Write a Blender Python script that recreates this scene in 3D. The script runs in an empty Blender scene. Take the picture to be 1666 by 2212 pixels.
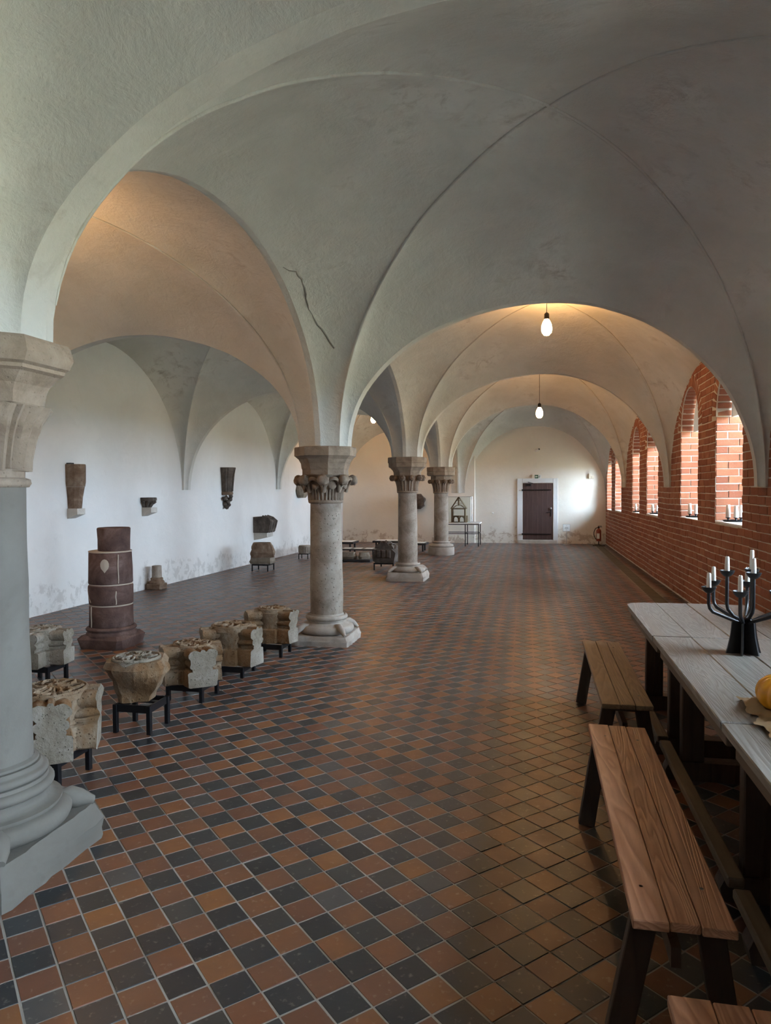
import bpy, bmesh, math, random
from mathutils import Vector, Matrix, noise
random.seed(7)
PI = math.pi
SC = bpy.context.scene
COL = SC.collection

# ---------------------------------------------------------------- camera
W, H = 1666, 2212
FPX, PITCH, ROLL, EYE, YAW = 1541.0, 0.033, -0.006, 1.65, math.radians(11.8)
cd = bpy.data.cameras.new('camera'); cam = bpy.data.objects.new('camera', cd); COL.objects.link(cam)
cd.sensor_fit = 'HORIZONTAL'; cd.sensor_width = 36.0; cd.lens = FPX / W * 36.0
cd.clip_start = 0.05; cd.clip_end = 300
cam.matrix_world = (Matrix.Translation((0, 0, EYE)) @ Matrix.Rotation(YAW, 4, 'Z')
                    @ Matrix.Rotation(PI / 2 - PITCH, 4, 'X') @ Matrix.Rotation(ROLL, 4, 'Z'))
SC.camera = cam

# ---------------------------------------------------------------- sky, exposure
wd = bpy.data.worlds.new('sky'); SC.world = wd; wd.use_nodes = True
nt = wd.node_tree; nt.nodes.clear()
bg = nt.nodes.new('ShaderNodeBackground'); wo = nt.nodes.new('ShaderNodeOutputWorld')
bg.inputs['Color'].default_value = (0.64, 0.81, 1.0, 1); bg.inputs['Strength'].default_value = 60.0
nt.links.new(bg.outputs[0], wo.inputs[0])
sd = bpy.data.lights.new('sun', 'SUN'); sd.energy = 330.0; sd.angle = 0.02; sd.color = (1.0, .96, .90)
sun = bpy.data.objects.new('sun', sd); COL.objects.link(sun); sun.rotation_euler = (math.radians(8), math.radians(-38), 0)   # from behind the building: reaches the lawn, not the windows
SC.view_settings.view_transform = 'Standard'; SC.view_settings.look = 'None'
SC.view_settings.gamma = 1.0; SC.view_settings.use_curve_mapping = False
SC.view_settings.exposure = 0.22
SC.cycles.max_bounces = 9; SC.cycles.diffuse_bounces = 7; SC.cycles.glossy_bounces = 3
SC.cycles.transparent_max_bounces = 8; SC.cycles.sample_clamp_indirect = 8.0
SC.cycles.caustics_reflective = False; SC.cycles.caustics_refractive = False
LAMP_POWER = 165.0      # radiance of the pendant bulbs

# ---------------------------------------------------------------- room measures
XW = lambda y: 2.18 - 0.011 * (y - 8.0)          # brick window wall, inner face
XL = lambda y: -6.42 + 0.042 * (y - 8.0)         # plastered wall opposite
YEND, YBACK = 21.5, -2.35
# column centres: x, y, springing height
COLS = [(-2.36, -2.10, 2.25), (-2.36, 2.69, 2.28), (-2.21, 7.42, 2.09), (-2.25, 12.72, 2.20), (-2.265, 17.58, 2.16)]
RC = [-2.10, 2.75, 7.51, 12.18, 17.38]           # corbels on the brick wall
LC = [-2.10, 2.75, 7.30, 12.02, 16.34]           # corbels on the plastered wall
WINS = [(-1.75, -.2, 1.12), (.5, 2.05, 1.12), (3.55, 4.67, 1.29), (5.55, 6.67, 1.26), (8.24, 9.36, 1.22), (10.25, 11.37, 1.19),  # first two, out of view, widened and lowered to brighten the near vault
        (13.2, 14.43, 1.13), (15.3, 16.32, 1.10), (18.1, 19.38, 1.045), (20.14, 21.3, 1.01)]
WALL_T, SPRING = 0.62, 1.27                      # wall thickness at the glass, sill to arch springing

# ================================================================ helpers
def nz(x, y, z, s=1.0):
    return noise.noise(Vector((x * s, y * s, z * s)))

class MB:
    """collects verts and faces of one mesh object"""
    def __init__(s): s.v = []; s.f = []; s.m = []; s.mi = 0
    def add(s, vs, fs):
        n = len(s.v); s.v += [tuple(v) for v in vs]
        for f in fs: s.f.append(tuple(n + i for i in f)); s.m.append(s.mi)
        return n
    def box(s, x0, x1, y0, y1, z0, z1, M=None):
        vs = [Vector(p) for p in ((x0, y0, z0), (x1, y0, z0), (x1, y1, z0), (x0, y1, z0), (x0, y0, z1), (x1, y0, z1), (x1, y1, z1), (x0, y1, z1))]
        if M is not None: vs = [M @ v for v in vs]
        s.add(vs, [(0, 3, 2, 1), (4, 5, 6, 7), (0, 1, 5, 4), (1, 2, 6, 5), (2, 3, 7, 6), (3, 0, 4, 7)])
    def bbox(s, x0, x1, y0, y1, z0, z1, b=.004, M=None):
        """box with chamfered edges"""
        vs = []
        for (ix, iy, iz) in ((0, 1, 1), (1, 0, 1), (1, 1, 0)):
            for sx in (0, 1):
                for sy in (0, 1):
                    for sz in (0, 1):
                        vs.append(Vector(((x0 + b * ix) if not sx else (x1 - b * ix), (y0 + b * iy) if not sy else (y1 - b * iy), (z0 + b * iz) if not sz else (z1 - b * iz))))
        if M is not None: vs = [M @ v for v in vs]
        A = lambda k, x, y, z: k * 8 + x * 4 + y * 2 + z
        f = []
        for e in (0, 1):
            q = [A(0, e, 0, 0), A(0, e, 1, 0), A(0, e, 1, 1), A(0, e, 0, 1)]; f.append(q if e else q[::-1])
            q = [A(1, 0, e, 0), A(1, 0, e, 1), A(1, 1, e, 1), A(1, 1, e, 0)]; f.append(q if e else q[::-1])
            q = [A(2, 0, 0, e), A(2, 1, 0, e), A(2, 1, 1, e), A(2, 0, 1, e)]; f.append(q if e else q[::-1])
        for a in (0, 1):
            for c in (0, 1):
                f.append([A(0, a, c, 0), A(0, a, c, 1), A(1, a, c, 1), A(1, a, c, 0)])
                f.append([A(0, a, 0, c), A(0, a, 1, c), A(2, a, 1, c), A(2, a, 0, c)])
                f.append([A(1, 0, a, c), A(1, 1, a, c), A(2, 1, a, c), A(2, 0, a, c)])
                for d in (0, 1): f.append([A(0, a, c, d), A(1, a, c, d), A(2, a, c, d)])
        s.add(vs, f)
    def grid(s, fn, nu, nv, closeu=False):
        n = len(s.v)
        for i in range(nu + (0 if closeu else 1)):
            for j in range(nv + 1): s.v.append(tuple(fn(i / nu, j / nv)))
        R = nu + (0 if closeu else 1)
        for i in range(nu):
            for j in range(nv):
                a = n + i * (nv + 1) + j; b = n + ((i + 1) % R) * (nv + 1) + j
                s.f.append((a, b, b + 1, a + 1)); s.m.append(s.mi)
    def lathe(s, prof, seg=32, c=(0, 0, 0), cap=True, wob=0.0, poly=None, rot=0.0):
        """prof: (radius, z) list; poly=n gives an n-sided prism of flat faces (radius = apothem)"""
        n = len(s.v); k = poly or seg
        for i in range(k):
            a = 2 * PI * (i + (.5 if poly else 0)) / k + rot
            q = 1 / math.cos(PI / poly) if poly else 1
            for (r, z) in prof:
                rr = r * q
                if wob: rr += wob * nz(math.cos(a) * 1.7 + c[0], math.sin(a) * 1.7 + c[1], z * 4)
                s.v.append((c[0] + rr * math.cos(a), c[1] + rr * math.sin(a), c[2] + z))
        m = len(prof)
        for i in range(k):
            for j in range(m - 1):
                a = n + i * m + j; b = n + ((i + 1) % k) * m + j
                s.f.append((a, b, b + 1, a + 1)); s.m.append(s.mi)
        if cap:
            s.f.append(tuple(n + i * m for i in range(k))[::-1]); s.m.append(s.mi)
            s.f.append(tuple(n + i * m + m - 1 for i in range(k))); s.m.append(s.mi)
    def tube(s, pts, r, seg=8, cap=True):
        pts = [Vector(p) for p in pts]; n = len(s.v); up = Vector((0, 0, 1)); k = len(pts)
        rr = r if isinstance(r, (list, tuple)) else [r] * k
        for i, p in enumerate(pts):
            t = (pts[min(i + 1, k - 1)] - pts[max(i - 1, 0)])
            if t.length < 1e-9: t = Vector((0, 0, 1))
            t.normalize()
            if abs(t.dot(up)) > .95: ref = Vector((1, 0, 0))
            else: ref = up
            if i == 0: u = (ref - t * ref.dot(t)).normalized()
            else:
                u = u - t * u.dot(t)
                u = u.normalized() if u.length > 1e-6 else (ref - t * ref.dot(t)).normalized()
            w = t.cross(u)
            for j in range(seg):
                a = 2 * PI * j / seg
                s.v.append(tuple(p + (u * math.cos(a) + w * math.sin(a)) * rr[i]))
        for i in range(k - 1):
            for j in range(seg):
                a = n + i * seg + j; b = n + i * seg + (j + 1) % seg
                s.f.append((a, b, b + seg, a + seg)); s.m.append(s.mi)
        if cap:
            s.f.append(tuple(n + j for j in range(seg))[::-1]); s.m.append(s.mi)
            s.f.append(tuple(n + (k - 1) * seg + j for j in range(seg))); s.m.append(s.mi)
    def prism(s, poly, d, M=None):
        """poly in the XZ plane extruded along +Y by d"""
        k = len(poly)
        vs = [Vector((p[0], 0, p[1])) for p in poly] + [Vector((p[0], d, p[1])) for p in poly]
        if M is not None: vs = [M @ v for v in vs]
        fs = [tuple(range(k)), tuple(range(2 * k - 1, k - 1, -1))] + [(i, i + k, (i + 1) % k + k, (i + 1) % k) for i in range(k)]
        s.add(vs, fs)
    def mesh(s, name, mats, smooth=None):
        me = bpy.data.meshes.new(name); me.from_pydata(s.v, [], s.f)
        for m in (mats if isinstance(mats, (list, tuple)) else [mats]): me.materials.append(m)
        if max(s.m, default=0): me.polygons.foreach_set('material_index', s.m)
        if smooth is not None:
            me.polygons.foreach_set('use_smooth', [True] * len(s.f))
            if smooth < 180: me.set_sharp_from_angle(angle=math.radians(smooth))
        me.update(); return me
    def build(s, name, mats, parent=None, smooth=None, loc=None):
        return link(name, s.mesh(name, mats, smooth), parent, loc)

def link(name, me, parent=None, loc=None):
    o = bpy.data.objects.new(name, me); COL.objects.link(o)
    if parent is not None: o.parent = parent
    if loc is not None: o.location = loc
    return o
def tag(o, label=None, cat=None, group=None, kind=None):
    if label: o['label'] = label
    if cat: o['category'] = cat
    if group: o['group'] = group
    if kind: o['kind'] = kind
    return o
def thing(name, label, cat, loc=(0, 0, 0), rz=0.0, group=None):
    o = bpy.data.objects.new(name, None); COL.objects.link(o); o.empty_display_size = .1
    o.location = loc; o.rotation_euler = (0, 0, rz)
    return tag(o, label, cat, group)
def copy_tree(o, parent=None):
    c = o.copy(); COL.objects.link(c)
    if parent is not None: c.parent = parent
    for ch in list(o.children): copy_tree(ch, c)
    return c
def recalc(o):
    bm = bmesh.new(); bm.from_mesh(o.data); bmesh.ops.recalc_face_normals(bm, faces=bm.faces[:]); bm.to_mesh(o.data); bm.free()

# ================================================================ materials
def mat(name):
    m = bpy.data.materials.new(name); m.use_nodes = True
    n = m.node_tree; b = n.nodes['Principled BSDF']
    return m, n, b
def N(n, t, **k):
    x = n.nodes.new(t)
    for a, v in k.items():
        if a.startswith('i_'): x.inputs[a[2:].replace('_', ' ')].default_value = v
        else: setattr(x, a, v)
    return x
def ramp(n, fac, stops, interp='LINEAR'):
    r = n.nodes.new('ShaderNodeValToRGB'); r.color_ramp.interpolation = interp
    e = r.color_ramp.elements
    while len(e) < len(stops): e.new(.5)
    for i, (p, c) in enumerate(stops):
        e[i].position = p; e[i].color = (*c, 1) if len(c) == 3 else c
    n.links.new(fac, r.inputs[0]); return r
def tex(n, scale, detail=6, rough=.6, vec=None, dist=0.0):
    t = N(n, 'ShaderNodeTexNoise'); t.inputs['Scale'].default_value = scale; t.inputs['Detail'].default_value = detail
    t.inputs['Roughness'].default_value = rough; t.inputs['Distortion'].default_value = dist
    if vec is not None: n.links.new(vec, t.inputs['Vector'])
    return t
def mapping(n, scale=(1, 1, 1), out='Object'):
    tc = N(n, 'ShaderNodeTexCoord'); mp = N(n, 'ShaderNodeMapping'); mp.inputs['Scale'].default_value = scale
    n.links.new(tc.outputs[out], mp.inputs[0]); return mp.outputs[0]
def mix(n, fac, a, b, mode='MIX'):
    x = N(n, 'ShaderNodeMix', data_type='RGBA', blend_type=mode)
    for k, v in ((0, fac), (6, a), (7, b)):
        if hasattr(v, 'is_linked'): n.links.new(v, x.inputs[k])
        elif k == 0: x.inputs[0].default_value = v
        else: x.inputs[k].default_value = (*v, 1) if len(v) == 3 else v
    return x.outputs[2]
def math2(n, op, a, b=0.5, clamp=False):
    x = N(n, 'ShaderNodeMath', operation=op, use_clamp=clamp)
    for k, v in ((0, a), (1, b)):
        if hasattr(v, 'is_linked'): n.links.new(v, x.inputs[k])
        else: x.inputs[k].default_value = v
    return x.outputs[0]
def bump(n, b, h, strength=.3, dist=.01):
    x = N(n, 'ShaderNodeBump'); x.inputs['Strength'].default_value = strength; x.inputs['Distance'].default_value = dist
    n.links.new(h, x.inputs['Height']); n.links.new(x.outputs[0], b.inputs['Normal'])
def simple(name, c, rough=.6, metal=0.0, spec=.5):
    m, n, b = mat(name); b.inputs['Base Color'].default_value = (*c, 1); b.inputs['Roughness'].default_value = rough
    b.inputs['Metallic'].default_value = metal; b.inputs['Specular IOR Level'].default_value = spec; return m

def plaster(name, c0, c1, stain, damp=False, b_str=.35, patch=.5, dcol=(.33, .31, .29), dk=.4):
    m, n, b = mat(name); v = mapping(n)
    t1 = tex(n, .9, 7, .62, v, .3); t2 = tex(n, 5.5, 8, .7, v, .4); t3 = tex(n, 38, 5, .6, v)
    base = mix(n, ramp(n, t1.outputs[0], [(.36, (0, 0, 0)), (.64, (1, 1, 1))]).outputs[0], c0, c1)
    k = math2(n, 'MULTIPLY', ramp(n, t1.outputs[0], [(.5, (0, 0, 0)), (.68, (1, 1, 1))]).outputs[0], ramp(n, t2.outputs[0], [(.5, (0, 0, 0)), (.68, (1, 1, 1))]).outputs[0])
    col = mix(n, math2(n, 'MULTIPLY', k, patch), base, stain)
    if damp:
        tc = N(n, 'ShaderNodeTexCoord'); sp = N(n, 'ShaderNodeSeparateXYZ'); n.links.new(tc.outputs['Object'], sp.inputs[0])
        h = math2(n, 'ADD', sp.outputs[2], math2(n, 'MULTIPLY', t2.outputs[0], -.75))
        lo = ramp(n, math2(n, 'ADD', h, math2(n, 'MULTIPLY', t1.outputs[0], 1.1)), [(.42, (1, 1, 1)), (.55, (0, 0, 0))]).outputs[0]
        sp2 = ramp(n, t2.outputs[0], [(.5, (0, 0, 0)), (.56, (1, 1, 1))]).outputs[0]
        col = mix(n, math2(n, 'MULTIPLY', math2(n, 'MULTIPLY', lo, sp2), dk), col, dcol)
    n.links.new(col, b.inputs['Base Color']); b.inputs['Roughness'].default_value = .9; b.inputs['Specular IOR Level'].default_value = .15
    hh = math2(n, 'ADD', math2(n, 'MULTIPLY', t2.outputs[0], 1.0), math2(n, 'MULTIPLY', t3.outputs[0], .22))
    bump(n, b, hh, b_str, .03); return m

def stone(name, c0, c1, c2, scale=6.0, pit=.5, b_str=.6, band=False):
    m, n, b = mat(name); v = mapping(n)
    t1 = tex(n, scale, 8, .65, v, .5); t2 = tex(n, scale * 5, 6, .65, v); t3 = tex(n, scale * .4, 4, .5, v)
    col = ramp(n, t1.outputs[0], [(.32, c0), (.5, c1), (.68, c2)]).outputs[0]
    col = mix(n, math2(n, 'MULTIPLY', ramp(n, t3.outputs[0], [(.45, (0, 0, 0)), (.62, (1, 1, 1))]).outputs[0], .45), col, c0)
    vo = N(n, 'ShaderNodeTexVoronoi'); vo.inputs['Scale'].default_value = scale * 9; n.links.new(v, vo.inputs['Vector'])
    pits = ramp(n, vo.outputs['Distance'], [(.08, (0, 0, 0)), (.22, (1, 1, 1))]).outputs[0]
    col = mix(n, math2(n, 'MULTIPLY', math2(n, 'SUBTRACT', 1.0, pits), pit * .6), col, tuple(x * .35 for x in c0))
    n.links.new(col, b.inputs['Base Color']); b.inputs['Roughness'].default_value = .92; b.inputs['Specular IOR Level'].default_value = .2
    h = math2(n, 'ADD', math2(n, 'MULTIPLY', t2.outputs[0], .7), math2(n, 'ADD', t1.outputs[0], math2(n, 'MULTIPLY', pits, pit)))
    bump(n, b, h, b_str, .02); return m

def lamp_ochre(m):  # orange patches painted into the stone colour for warm lamp light
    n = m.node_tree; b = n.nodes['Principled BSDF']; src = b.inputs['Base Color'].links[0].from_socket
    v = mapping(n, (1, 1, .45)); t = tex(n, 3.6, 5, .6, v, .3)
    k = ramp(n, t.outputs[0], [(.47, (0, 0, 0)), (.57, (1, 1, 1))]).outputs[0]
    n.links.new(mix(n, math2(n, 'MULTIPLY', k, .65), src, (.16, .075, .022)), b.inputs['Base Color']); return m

def varied(name, cols, rough, scale, b_str=.3, spec=.4, mott=.5, light=None):
    """fired clay: colour drawn per piece, mottled by noise"""
    m, n, b = mat(name); v = mapping(n)
    oi = N(n, 'ShaderNodeObjectInfo'); ge = N(n, 'ShaderNodeNewGeometry')
    r = math2(n, 'FRACT', math2(n, 'ADD', oi.outputs['Random'], ge.outputs['Random Per Island']))
    st = [(i / (len(cols) - 1), c) for i, c in enumerate(cols)]
    c = ramp(n, r, st).outputs[0]
    gp = N(n, 'ShaderNodeNewGeometry')
    t1 = tex(n, scale, 7, .65, gp.outputs['Position']); t2 = tex(n, scale * 7, 4, .6, gp.outputs['Position'])
    c = mix(n, math2(n, 'MULTIPLY', ramp(n, t1.outputs[0], [(.38, (0, 0, 0)), (.68, (1, 1, 1))]).outputs[0], mott), c, light or tuple(x * .55 for x in cols[0]))
    c = mix(n, math2(n, 'MULTIPLY', ramp(n, t2.outputs[0], [(.6, (0, 0, 0)), (.72, (1, 1, 1))]).outputs[0], .25), c, (.45, .40, .36))
    n.links.new(c, b.inputs['Base Color']); b.inputs['Specular IOR Level'].default_value = spec
    rr = math2(n, 'ADD', rough - .15, math2(n, 'MULTIPLY', t1.outputs[0], .3)); n.links.new(rr, b.inputs['Roughness'])
    bump(n, b, math2(n, 'ADD', t1.outputs[0], math2(n, 'MULTIPLY', t2.outputs[0], .5)), b_str, .006); return m

def wood(name, c0, c1, c2, axis='Y', rough=.55, ring=14.0, b_str=.25, spec=.35):
    m, n, b = mat(name)
    sc = {'Y': (1, .09, 1), 'X': (.09, 1, 1), 'Z': (1, 1, .09)}[axis]
    v = mapping(n, sc)
    oi = N(n, 'ShaderNodeObjectInfo'); ad = N(n, 'ShaderNodeVectorMath', operation='ADD')
    cb = N(n, 'ShaderNodeCombineXYZ')
    for k in range(3): n.links.new(math2(n, 'MULTIPLY', oi.outputs['Random'], (7.3, 3.1, 5.7)[k]), cb.inputs[k])
    n.links.new(v, ad.inputs[0]); n.links.new(cb.outputs[0], ad.inputs[1])
    t0 = tex(n, 4.5, 3, .5, ad.outputs[0], .6)
    w = math2(n, 'FRACT', math2(n, 'MULTIPLY', t0.outputs[0], ring))
    t2 = tex(n, 60, 5, .7, ad.outputs[0]); t3 = tex(n, 3, 4, .6, ad.outputs[0])
    g = ramp(n, w, [(0.0, (0, 0, 0)), (.75, (1, 1, 1)), (1.0, (.1, .1, .1))]).outputs[0]
    c = mix(n, g, c0, c1)
    c = mix(n, math2(n, 'MULTIPLY', ramp(n, t3.outputs[0], [(.4, (0, 0, 0)), (.65, (1, 1, 1))]).outputs[0], .6), c, c2)
    c = mix(n, math2(n, 'MULTIPLY', ramp(n, t2.outputs[0], [(.45, (0, 0, 0)), (.7, (1, 1, 1))]).outputs[0], .3), c, tuple(x * .45 for x in c0))
    n.links.new(c, b.inputs['Base Color']); b.inputs['Roughness'].default_value = rough; b.inputs['Specular IOR Level'].default_value = spec
    bump(n, b, math2(n, 'ADD', g, math2(n, 'MULTIPLY', t2.outputs[0], .6)), b_str, .003); return m

M = {}
M['vault'] = plaster('vault_plaster', (.52, .52, .48), (.64, .635, .595), (.33, .30, .26), b_str=.55, patch=.9)
M['wall'] = plaster('wall_limewash', (.64, .63, .605), (.70, .69, .665), (.52, .50, .47), damp=True, b_str=.18, patch=.35)
M['endwall'] = plaster('wall_cream', (.74, .70, .62), (.80, .76, .68), (.55, .50, .43), damp=True, b_str=.18, patch=.3, dcol=(.40, .30, .21), dk=.6)
M['surround'] = plaster('door_surround', (.66, .68, .68), (.72, .73, .72), (.55, .55, .53), b_str=.15, patch=.2)
M['mortar'] = plaster('wall_mortar', (.55, .49, .41), (.63, .57, .48), (.40, .34, .28), b_str=.3, patch=.3)
M['grout'] = plaster('floor_grout', (.27, .25, .22), (.35, .32, .285), (.16, .14, .13), b_str=.2, patch=.4)
M['brick'] = varied('brick_clay', [(.33, .125, .065), (.28, .10, .055), (.37, .15, .08), (.24, .08, .045), (.35, .14, .075)], .85, 9.0, .5, .2, .45, (.20, .075, .045))
M['tile_red'] = varied('tile_red', [(.165, .062, .028), (.135, .05, .025), (.205, .080, .026), (.115, .045, .025), (.155, .064, .032)], .42, 5.0, .12, .6, .4, (.10, .05, .038))
M['tile_black'] = varied('tile_black', [(.014, .017, .021), (.024, .027, .029), (.009, .012, .016), (.036, .035, .033), (.016, .021, .026), (.07, .066, .062)], .39, 5.0, .12, .6, .3, (.045, .042, .04))
M['column'] = stone('column_stone', (.16, .125, .095), (.28, .235, .19), (.37, .325, .275), 3.0, .8, .55)
M['column_grey'] = stone('column_smooth_stone', (.105, .094, .08), (.135, .122, .105), (.165, .152, .132), 1.3, .15, .22)
M['capital'] = stone('capital_stone', (.15, .11, .08), (.24, .19, .145), (.31, .255, .20), 5.0, .3, .4)
M['base'] = stone('base_stone', (.24, .20, .165), (.36, .315, .27), (.43, .39, .34), 3.5, .3, .35)
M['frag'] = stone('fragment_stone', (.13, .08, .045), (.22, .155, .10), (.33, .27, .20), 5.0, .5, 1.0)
lamp_ochre(M['frag'])
M['frag_cut'] = stone('fragment_pale_stone', (.15, .12, .085), (.235, .20, .155), (.31, .275, .23), 6.0, .5, .9)
M['frag_dark'] = stone('fragment_dark_stone', (.05, .04, .035), (.11, .09, .075), (.19, .16, .13), 5.0, .4, .8)
M['frag_brown'] = stone('fragment_brown_stone', (.09, .055, .035), (.19, .13, .09), (.33, .26, .20), 5.0, .4, .7)
M['red_sand'] = stone('red_sandstone', (.06, .034, .028), (.11, .066, .055), (.20, .135, .115), 4.0, .3, .5)
M['console'] = stone('console_stone', (.42, .39, .34), (.52, .49, .44), (.58, .55, .50), 4.0, .2, .25)
M['joint'] = simple('pale_joint', (.42, .35, .28), .9)
M['black'] = simple('black_iron', (.012, .012, .014), .45, .6, .5)
M['black_paint'] = simple('black_paint', (.018, .018, .02), .4)
M['wax'] = simple('white_wax', (.86, .85, .80), .4)
M['wick'] = simple('wick', (.05, .04, .03), .9)
M['white'] = simple('white_paint', (.78, .78, .76), .6)
M['bench'] = wood('bench_wood', (.27, .115, .058), (.44, .225, .13), (.37, .175, .095), 'Y', .42, 26)
M['bench_old'] = wood('bench_grey_wood', (.15, .085, .042), (.25, .155, .085), (.19, .115, .06), 'Y', .45, 24)
M['table'] = wood('table_grey_wood', (.15, .132, .11), (.25, .23, .205), (.20, .18, .155), 'Y', .42, 30, .4)
M['dark_wood'] = wood('dark_wood', (.035, .02, .013), (.065, .038, .025), (.05, .03, .02), 'Z', .55, 8)
M['mid_wood'] = wood('trestle_wood', (.10, .065, .04), (.16, .11, .07), (.12, .08, .05), 'Y', .6, 9)
M['door'] = wood('door_wood', (.06, .036, .034), (.085, .052, .048), (.07, .044, .04), 'Z', .5, 10, .2)
M['model_wood'] = wood('model_wood', (.20, .15, .09), (.30, .23, .15), (.24, .18, .11), 'Z', .6, 8)
M['crack'] = simple('crack_shade', (.20, .19, .17), .95)
M['pumpkin'] = None
M['red_paint'] = simple('extinguisher_red', (.25, .04, .02), .35)
M['grass'] = simple('grass', (.245, .23, .165), .95)
M['steel'] = simple('steel', (.5, .5, .5), .35, .9)
M['cream'] = simple('cream_plastic', (.72, .66, .54), .5)
M['green'] = simple('sign_green', (.02, .10, .05), .5)
def mk_board():
    m, n, b = mat('white_board'); out = n.nodes['Material Output']; b.inputs['Base Color'].default_value = (.8, .8, .77, 1); b.inputs['Roughness'].default_value = .7
    tl = N(n, 'ShaderNodeBsdfTranslucent'); tl.inputs[0].default_value = (.55, .55, .52, 1); mx = N(n, 'ShaderNodeMixShader'); mx.inputs[0].default_value = .25
    n.links.new(b.outputs[0], mx.inputs[1]); n.links.new(tl.outputs[0], mx.inputs[2]); n.links.new(mx.outputs[0], out.inputs[0]); return m
M['board'] = mk_board()
M['paper'] = simple('paper', (.80, .86, .86), .5)
M['ink'] = simple('ink', (.30, .32, .34), .7)
def mk_pumpkin(name, c0, c1):
    m, n, b = mat(name); t = tex(n, 9, 5, .6, mapping(n))
    n.links.new(mix(n, t.outputs[0], c0, c1), b.inputs['Base Color']); b.inputs['Roughness'].default_value = .22; return m
M['pumpkin'] = mk_pumpkin('pumpkin_skin', (.62, .24, .015), (.75, .36, .03))
M['gourd'] = mk_pumpkin('gourd_skin', (.16, .10, .05), (.26, .17, .09))
def mk_burlap():
    m, n, b = mat('burlap'); v = mapping(n)
    w1 = N(n, 'ShaderNodeTexWave', bands_direction='X'); w1.inputs['Scale'].default_value = 150; n.links.new(v, w1.inputs[0])
    w2 = N(n, 'ShaderNodeTexWave', bands_direction='Y'); w2.inputs['Scale'].default_value = 150; n.links.new(v, w2.inputs[0])
    k = math2(n, 'MULTIPLY', w1.outputs[1], w2.outputs[1])
    n.links.new(mix(n, k, (.27, .17, .08), (.45, .31, .17)), b.inputs['Base Color']); b.inputs['Roughness'].default_value = .95
    bump(n, b, k, .5, .003); return m
M['burlap'] = mk_burlap()
def mk_bulb():
    m, n, b = mat('lamp_glow'); b.inputs['Base Color'].default_value = (.9, .85, .7, 1)
    b.inputs['Emission Color'].default_value = (1.0, .52, .19, 1); b.inputs['Emission Strength'].default_value = LAMP_POWER; return m
M['bulb'] = mk_bulb()
def mk_glass(name, tint=(1, 1, 1)):
    m, n, b = mat(name); out = n.nodes['Material Output']
    tr = N(n, 'ShaderNodeBsdfTransparent'); tr.inputs[0].default_value = (*tint, 1)
    gl = N(n, 'ShaderNodeBsdfGlossy'); gl.inputs['Roughness'].default_value = .02
    fr = N(n, 'ShaderNodeFresnel'); fr.inputs[0].default_value = 1.4
    mx = N(n, 'ShaderNodeMixShader'); n.links.new(fr.outputs[0], mx.inputs[0]); n.links.new(tr.outputs[0], mx.inputs[1]); n.links.new(gl.outputs[0], mx.inputs[2])
    n.links.new(mx.outputs[0], out.inputs[0]); n.nodes.remove(b); return m
M['glass'] = mk_glass('window_glass', (.96, .98, .98))
M['case_glass'] = mk_glass('case_glass', (.95, .98, .97))

# ================================================================ setting: floor
T = 0.13266882; TH = 0.594 + YAW
_c, _s = math.cos(YAW), math.sin(YAW)
_ox, _oy = -10.937 * T, 21.653 * T
TO = Vector((_c * _ox - _s * _oy, _s * _ox + _c * _oy, 0))
DI = Vector((math.cos(TH), math.sin(TH), 0)); DJ = Vector((math.sin(TH), -math.cos(TH), 0))

fb = MB(); fb.box(-7.2, 3.2, YBACK - .4, YEND + .5, -.3, -.0022)
floor = tag(fb.build('floor', M['grout']), kind='structure')

def tile_mesh(name, m, seed):
    rnd = random.Random(seed); b = MB(); a = T / 2 - .0028; c = .0016
    j = lambda: rnd.uniform(-.0010, .0010)
    lo = [(-a + j(), -a + j(), -.006), (a + j(), -a + j(), -.006), (a + j(), a + j(), -.006), (-a + j(), a + j(), -.006)]
    up = [(x * (1 - c / a), y * (1 - c / a), 0) for x, y, z in lo]
    b.add(lo + up, [(4, 5, 6, 7), (0, 1, 5, 4), (1, 2, 6, 5), (2, 3, 7, 6), (3, 0, 4, 7)])
    return b.mesh(name, m)
TM = {p: [tile_mesh('tile', M['tile_red' if p else 'tile_black'], 10 * p + k) for k in range(4)] for p in (0, 1)}

def view_px(P):
    """where a point falls in the picture, and its distance along the view"""
    x, y, z = P[0], P[1], P[2] - EYE
    a = _c * x + _s * y; f = -_s * x + _c * y
    d = f * math.cos(PITCH) - z * math.sin(PITCH); u = f * math.sin(PITCH) + z * math.cos(PITCH)
    if d < .1: return None
    return (833 + FPX * a / d, 1106 - FPX * u / d, d)

tiles = []
for i in range(-140, 190):
    for j in range(-170, 150):
        P = TO + DI * ((i + .5) * T) + DJ * ((j + .5) * T)
        if not (XL(P.y) - .05 < P.x < XW(P.y) + .05 and YBACK - .05 < P.y < YEND + .05): continue
        if 1.66 < P.x < 1.9 and P.y > 0: continue
        q = view_px(P); vis = q is not None and -40 < q[0] < W + 40 and q[1] < H + 60
        tiles.append((q[2] if vis else 1e3 + P.length, P, (i + j) % 2))
tiles.sort(key=lambda t: t[0])
RZ = math.atan2(DI.y, DI.x)
for k, (d, P, par) in enumerate(tiles[:300]):
    o = link('tile', TM[par][k % 4], floor, (P.x, P.y, random.uniform(-.0012, .0012)))
    o.rotation_euler = (random.gauss(0, .004), random.gauss(0, .004), RZ + (k // 4 % 4) * PI / 2)
fb = MB(); rnd = random.Random(3); a0 = T / 2 - .0028
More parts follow.
